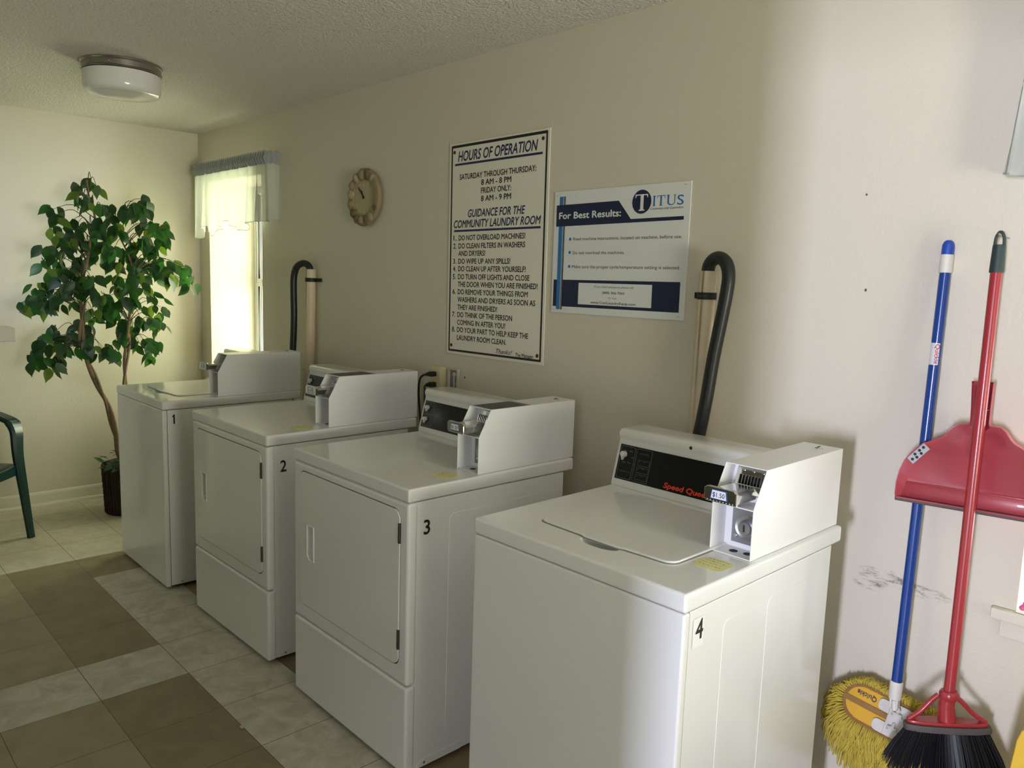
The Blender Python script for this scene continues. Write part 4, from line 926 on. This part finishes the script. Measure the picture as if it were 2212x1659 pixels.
# ------------------------------------------------------------------ dust mop
t = thing('dust_mop', 'dust mop with blue handle and yellow fringed head hanging on the wall', 'mop', (4.8195, -0.020, 1.6583))
O = Vector((4.8195, -0.020, 1.6583)); top = O.copy(); bot = Vector((4.8270, -0.088, 0.4900))
ax = (bot-top).normalized(); ln = (bot-top).length
m = MB(); m.tube([top+ax*0.085-O, (top+bot)/2-O, bot-O], 0.0135, 18); hd = m.build('handle', BLUEM, t)
m = MB(); m.tube([ax*0.004, ax*0.008+Vector((0, 0, 0)), ax*0.016, ax*0.045], [0.006, 0.011, 0.0142, 0.0148], 18); m.build('hanging_cap', BLUEC, t)
m = MB(); m.tube([ax*0.040, ax*0.0405, ax*0.086, ax*0.0865], [0.0146, 0.0156, 0.0156, 0.0140], 18); m.build('collar', CREAMP, t)
# oval logo sticker on the handle
QM = Matrix.Translation(ax*0.250*ln) @ Vector((0, 0, -1)).rotation_difference(ax).to_matrix().to_4x4() @ Matrix.Rotation(0.15, 4, 'Z')
m = MB(); V = []; F = []
for i in range(9):
    for j in range(9):
        a = math.radians(-100+ (j-4)*13); z = -0.028+0.056*i/8
        V.append((0.0141*math.cos(a), 0.0141*math.sin(a), z))
for i in range(8):
    for j in range(8): q = i*9+j; F.append([q, q+1, q+10, q+9])
m.add(V, F, 0, QM); m.build('logo_sticker', mat('logo_white', (0.72, 0.70, 0.72), 0.4), hd)
m = MB(); m.text('Quickie', 0, 0, w=0.050, cap=0.0105, y=-0.0146, M=QM @ Matrix.Rotation(0.30, 4, 'Z') @ Matrix.Rotation(PI/2, 4, 'Y') @ Matrix.Translation((-0.025, 0, -0.004)), bold=0.02); m.build('logo_text', mat('logo_red', (0.45, 0.02, 0.03), 0.4), hd, smooth=0)
m = MB(); m.tube([bot-ax*0.004-O, bot-O, bot+ax*0.044-O, bot+ax*0.046-O], [0.0138, 0.0168, 0.0158, 0.0120], 18)
e2 = bot+ax*0.050-O; m.tube([e2, e2+Vector((0.010, 0.008, -0.030))], 0.006, 10); m.box(-0.010, -0.004, -0.010, 0.010, -0.018, 0.006, b=0.001, seg=1, M=Matrix.Translation(e2)); m.box(0.006, 0.012, -0.010, 0.010, -0.018, 0.006, b=0.001, seg=1, M=Matrix.Translation(e2))
m.tube([e2, e2+Vector((0.004, -0.004, -0.025))], 0.007, 10)
m.build('ferrule', CREAMP, t)
# head: local frame, x along the head, z across it, -y out of its top
HC_ = Vector((4.824, -0.064, 0.372)); ea = math.radians(7)
HM = Matrix.Translation(HC_-O) @ Matrix.Rotation(ea, 4, 'Y') @ Matrix.Rotation(math.radians(-20), 4, 'X')
def stadium(l, r, n=12): return [(l+r*math.cos(math.radians(a)), r*math.sin(math.radians(a))) for a in [-90+180*k/n for k in range(n+1)]]+[(-l+r*math.cos(math.radians(a)), r*math.sin(math.radians(a))) for a in [90+180*k/n for k in range(n+1)]]
m = MB(); m.prism(stadium(0.085, 0.050), -0.012, 0.010, 'xz', bev=0.004, M=HM); m.build('head_cover', MOPY, t)
m = MB(); st = stadium(0.085, 0.050); 
m.tube([(p[0], -0.0125, p[1]) for p in st], 0.0035, 6, M=HM, closed=True); m.tube([(p[0]*0.97, -0.013, p[1]*0.93) for p in st], 0.0016, 6, M=HM, closed=True)
m.box(-0.13, 0.13, -0.0145, -0.0115, -0.008, 0.008, b=0.001, seg=1, M=HM); m.build('binding', MOPB, t)
m = MB(); m.text('Quickie', 0, 0, w=0.052, cap=0.014, y=-0.0150, M=HM @ Matrix.Translation((-0.080, 0, 0.026)) @ Matrix.Rotation(PI, 4, 'Y') @ Matrix.Translation((-0.026, 0, -0.006)), bold=0.02)
m.build('head_lettering', NAVYP, t, smooth=0)
m = MB()
for z in (0.026, -0.030):
    m.prism(rrect(-0.046, 0.060, z-0.016, z+0.016, 0.012, 5), -0.0195, -0.0155, 'xz', bev=0.001, seg=1, M=HM)
m.box(-0.016, 0.034, -0.0215, -0.0165, -0.045, 0.045, b=0.002, seg=1, M=HM)
for z in (0.022, -0.018): m.tube([(-0.006, -0.0215, z-0.008), (-0.004, -0.031, z), (0.018, -0.031, z), (0.020, -0.0215, z-0.008)], 0.0026, 8, M=HM); m.tube([(0.007, -0.022, z+0.012), (0.007, -0.030, z)], 0.005, 8, M=HM)
m.build('clip_plate', CLIPW, t)
random.seed(8); m = MB(); sg = stadium(0.085, 0.046, 26); st2 = []
for a_, b_ in zip(sg, sg[1:]+sg[:1]):
    k_ = max(1, int(math.hypot(b_[0]-a_[0], b_[1]-a_[1])/0.0052)); st2 += [(a_[0]+(b_[0]-a_[0])*q/k_, a_[1]+(b_[1]-a_[1])*q/k_) for q in range(k_)]
n = len(st2)
down = (HM.to_3x3().inverted() @ Vector((0, 0, -1))).normalized(); back = (HM.to_3x3().inverted() @ Vector((0, 1, 0))).normalized()
for ring in range(9):
    for k in range(n*2):
        f_ = (k+random.random())/2; p = st2[int(f_) % n]; d = Vector((p[0]-(0.085 if p[0] > 0 else -0.085)*(1 if abs(p[0]) > 0.085 else abs(p[0])/0.085), 0, p[1]))
        if d.length < 1e-5: continue
        d.normalize(); L_ = random.uniform(0.070, 0.112)*(1.0-0.50*max(0, -d.dot(down))-0.32*abs(d.x)); dep = 0.012*ring/9-0.006
        a = Vector((p[0], dep, p[1])); lat = Vector((-d.z, 0, d.x))*random.uniform(-0.35, 0.35)
        q1 = a+(d+lat*0.4)*L_*0.35+Vector((0, -0.012+random.uniform(-0.006, 0.004), 0)); q2 = a+(d+lat)*L_*0.72+down*L_*0.22+Vector((0, -0.006+random.uniform(-0.010, 0.010), 0)); q3 = a+(d+lat)*L_*0.86+down*L_*0.52+Vector((0, random.uniform(-0.004, 0.012), 0))
        m.tube([a, q1, q2, q3], [0.0022, 0.0021, 0.0020, 0.0015], 4, M=HM, caps=False)
fr_ = m.build('yarn_fringe', YARN, t, smooth=180); fr_['label'] = 'yellow looped yarn fringe'

# ------------------------------------------------------------------ broom
B0 = Vector((4.9480, -0.074, 1.6690)); B1 = Vector((4.9710, -0.153, 0.5460)); ax = (B1-B0).normalized(); O = B0
t = thing('push_broom' if False else 'broom', 'broom with red handle and wide black bristles hanging in front of the dustpan', 'broom', B0)
m = MB(); m.tube([B0+ax*0.09-O, (B0+B1)/2-O, B1-O], 0.0130, 18); m.build('handle', RED, t)
m = MB(); m.tube([ax*0.030, ax*0.032, ax*0.094, ax*0.096], [0.009, 0.0138, 0.0158, 0.0150], 18)
lp = [ax*0.036+Vector((-0.010, 0, 0)), ax*0.014+Vector((-0.0085, 0, 0)), ax*0.002+Vector((-0.004, 0, 0.0)), ax*0.000, ax*0.002+Vector((0.004, 0, 0)), ax*0.014+Vector((0.0085, 0, 0)), ax*0.036+Vector((0.010, 0, 0))]
m.tube(catmull(lp, 4), 0.0036, 8); m.build('hanging_grip', GRIP, t)
E1 = Vector((0.0795, 0.056, 0.009)); EL = E1.length; ex = E1.normalized(); BC = Vector((4.9735, -0.153, 0.465))
ez = (-ax - ex*(-ax).dot(ex)).normalized(); ey = ez.cross(ex)
BM_ = Matrix(((ex.x, ey.x, ez.x, BC.x-O.x), (ex.y, ey.y, ez.y, BC.y-O.y), (ex.z, ey.z, ez.z, BC.z-O.z), (0, 0, 0, 1)))
m = MB(); pl = [(EL*1.02*math.cos(2*PI*k/40)*(1 if abs(math.cos(2*PI*k/40)) > 0.5 else 1), 0.026*math.copysign(abs(math.sin(2*PI*k/40))**0.6, math.sin(2*PI*k/40))) for k in range(40)]
m.prism(pl, -0.016, 0.001, 'xy', bev=0.003, M=BM_); m.build('block', TAUPE, t)
m = MB(); m.prism([(x*0.93, y_*0.82) for x, y_ in pl], 0.001, 0.010, 'xy', bev=0.003, M=BM_); 
Bb = BM_.inverted() @ (B1-O)
m.tube([Vector((0, 0, 0.006)), Vector((0, 0, 0.05)), Bb], [0.0205, 0.0185, 0.0175], 20, M=BM_); m.tube([Bb-Vector((0, 0, 0.016)), Bb-Vector((0, 0, 0.010)), Bb, Bb+Vector((0, 0, 0.006))], [0.018, 0.0225, 0.0225, 0.018], 20, M=BM_)
for s_ in (-1, 1):
    m.tube(catmull([Vector((s_*0.018, 0, Bb.z-0.008)), Vector((s_*0.034, 0, Bb.z*0.72)), Vector((s_*0.060, 0, Bb.z*0.36)), Vector((s_*EL*0.90, 0, 0.008))], 5), 0.0062, 10, M=BM_)
m.build('socket', RED, t)
random.seed(12); m = MB()
for k in range(1500):
    u = random.uniform(-1, 1); v = random.uniform(-1, 1); a = Vector((u*EL*0.95*math.sqrt(1-0.12*v*v), v*0.021, -0.014))
    flare = u*0.044+(-0.012 if u < 0 else 0.0)*abs(u); L_ = 0.098+0.030*(u+1)/2+random.uniform(-0.012, 0.006)
    e_ = Vector((a.x+flare*1.0, a.y*2.1+random.uniform(-0.006, 0.006), -0.014-L_)); md_ = a.lerp(e_, 0.5)+Vector((flare*0.06, 0, 0))
    m.tube([a, md_, e_], [0.0014, 0.0013, 0.0006], 3, M=BM_, caps=False)
m.build('bristles', BRIST, t, smooth=0)
m = MB(); m.tube([(0, 0.0735, 0.0), (0, -0.012, 0.001), (0, -0.014, 0.006)], 0.0018, 8, M=Matrix.Translation(ax*0.010)); nl = m.build('nail', STEEL, None, loc=O); tag(nl, 'small nail the broom handle hangs from', 'nail')

# ------------------------------------------------------------------ dustpan
PY = -0.062; O = Vector((4.9475, PY, 1.311))
t = thing('dustpan', 'red dustpan with a grey comb behind the red broom handle', 'dustpan', O)
half = [(0.0235, 0.000), (0.0230, -0.012), (0.0210, -0.068), (0.0205, -0.106), (0.024, -0.110), (0.044, -0.112), (0.056, -0.122), (0.067, -0.140), (0.075, -0.149), (0.095, -0.161), (0.108, -0.168), (0.116, -0.171), (0.131, -0.186), (0.147, -0.206), (0.158, -0.224), (0.168, -0.252), (0.174, -0.286), (0.1755, -0.318), (0.174, -0.326)]
half = [(x*(1.04 if z < -0.11 else 1.0), z*0.955) for x, z in half]
lf_ = [(-x, z) for x, z in half]; out = lf_+[(x, z) for x, z in half[::-1]]
def inset(x, z, d): 
    s_ = -1 if x < 0 else 1
    if z > -0.104: return (x-s_*d*0.45, z)
    if z < -0.285: return (x-s_*d*0.55, z)
    return (x-s_*d*0.75, z-d*0.85)
inn = [inset(x, z, 0.022) for x, z in out]
ROT = Matrix.Rotation(-0.055, 4, 'X') @ Matrix.Rotation(-0.045, 4, 'Y'); n = len(out)
m = MB()
F = [[k, k+1, n+k+1, n+k] for k in range(n-1)]
rimf = [(x, -0.024 if z < -0.11 else -0.020, z) for x, z in out]; rimi = [(x*0.985, -0.024 if z < -0.11 else -0.020, z-0.004) for x, z in out]
flo = [(x, -0.004, z) for x, z in inn]; bk = [(x*0.99, 0.0, z) for x, z in out]
m.add(rimf+rimi, F, 0, ROT); m.add(rimi+flo, F, 0, ROT); m.add(bk+rimf, F, 0, ROT)
m.add(flo, [[k, k+1, n-2-k, n-1-k] for k in range(n//2-1)], 0, ROT)
m.add(bk, [[n-1-k, n-2-k, k+1, k] for k in range(n//2-1)], 0, ROT)
m.box(-0.160, 0.160, -0.0075, -0.003, -0.274, -0.270, b=0.001, seg=1, M=ROT); m.box(-0.170, 0.170, -0.0065, -0.003, -0.312, -0.272, b=0.001, seg=1, M=ROT)
m.box(-0.019, 0.019, -0.012, -0.004, -0.070, -0.066, b=0.001, seg=1, M=ROT); m.tube([(0, -0.006, -0.01), (0, -0.006, -0.11), (0, -0.006, -0.19)], [0.012, 0.012, 0.009], 12, M=ROT)
m.build('pan', REDPAN, t, smooth=50)
m = MB(); m.box(-0.1820, 0.1820, -0.0235, 0.0, -0.322, -0.311, b=0.002, seg=1, M=ROT); m.build('rubber_lip', TAUPE, t)
m = MB(); A0, A1 = Vector((-0.120, -0.0250, -0.165)), Vector((-0.1575, -0.0250, -0.208)); dn = (A1-A0).normalized(); sd = Vector((dn.z, 0, -dn.x))
sd = sd if sd.x > 0 else -sd
q = [A0, A1, A1+sd*0.020, A0+sd*0.020]; V = [Vector(p) for p in q]+[p+Vector((0, 0.004, 0)) for p in q]
m.add(V, [[0, 1, 2, 3], [7, 6, 5, 4], [0, 4, 5, 1], [1, 5, 6, 2], [2, 6, 7, 3], [3, 7, 4, 0]], 0, ROT)
for i_, j_ in ((0.14, 0.35), (0.36, 0.30), (0.40, 0.72), (0.62, 0.28), (0.66, 0.72), (0.86, 0.55)):
    c = A0.lerp(A1, i_)+sd*0.020*j_; m.prism(disc(c.x, c.z, 0.0037, 14), -0.0256, -0.0249, 'xz', mi=1, M=ROT)
m.build('comb', [GREYC, BLACKM], t, smooth=0)['label'] = 'grey comb insert with black dots'

# ------------------------------------------------------------------ small things at the right edge and on the floor
t = thing('pen', 'pink and white pen on the right window sill', 'pen', (5.066, -0.010, 0.7485))
PD = (Vector((5.110, 0.035, 0.793))-Vector((5.066, -0.010, 0.7535))).normalized(); s0 = Vector((0, 0, 0.0068))
m = MB(); m.tube([s0+PD*0.012, s0+PD*0.13], 0.0068, 14); m.build('barrel', WPLAS, t)
m = MB(); m.tube([s0, s0+PD*0.003, s0+PD*0.014], [0.004, 0.0066, 0.0072], 14); m.tube([s0+PD*0.014+Vector((-0.0052, 0, 0.005)), s0+PD*0.12+Vector((-0.0052, 0, 0.005))], 0.0024, 6); m.build('cap', PINK, t)
t = thing('floor_sign', 'yellow plastic floor sign cut off at the lower right corner', 'floor sign', (5.272, -0.24, 0), 0.0)
def panel(y0, y1, nm):
    m = MB(); n = 10; H = 0.60
    pol = [(-0.155, 0.0), (-0.10, 0.0), (-0.08, 0.05), (0.08, 0.05), (0.10, 0.0), (0.155, 0.0), (0.128, H-0.035), (0.122, H-0.012), (0.105, H), (-0.105, H), (-0.122, H-0.012), (-0.128, H-0.035)]
    a = math.atan2(y1-y0, H); M = Matrix.Translation((0, y0, 0.0012)) @ Matrix.Rotation(-a, 4, 'X')
    m.prism(pol, -0.004, 0.004, 'xz', bev=0.0015, seg=1, M=M); m.build(nm, YSIGN, t)
panel(-0.16, -0.012, 'front_panel'); panel(0.16, 0.012, 'rear_panel')
m = MB(); m.tube([(-0.09, 0, 0.592), (0.09, 0, 0.592)], 0.010, 10); m.build('hinge_bar', YSIGN, t)
random.seed(2); m = MB(); m.ball((0, 0, 0.0045), (0.009, 0.007, 0.0045), 0, 2, jit=0.12)
tag(m.build('crumb', PEB, None, loc=(3.16, -1.15, 0.0005)), 'tiny pinkish crumb lying on the brown floor tiles', 'crumb')
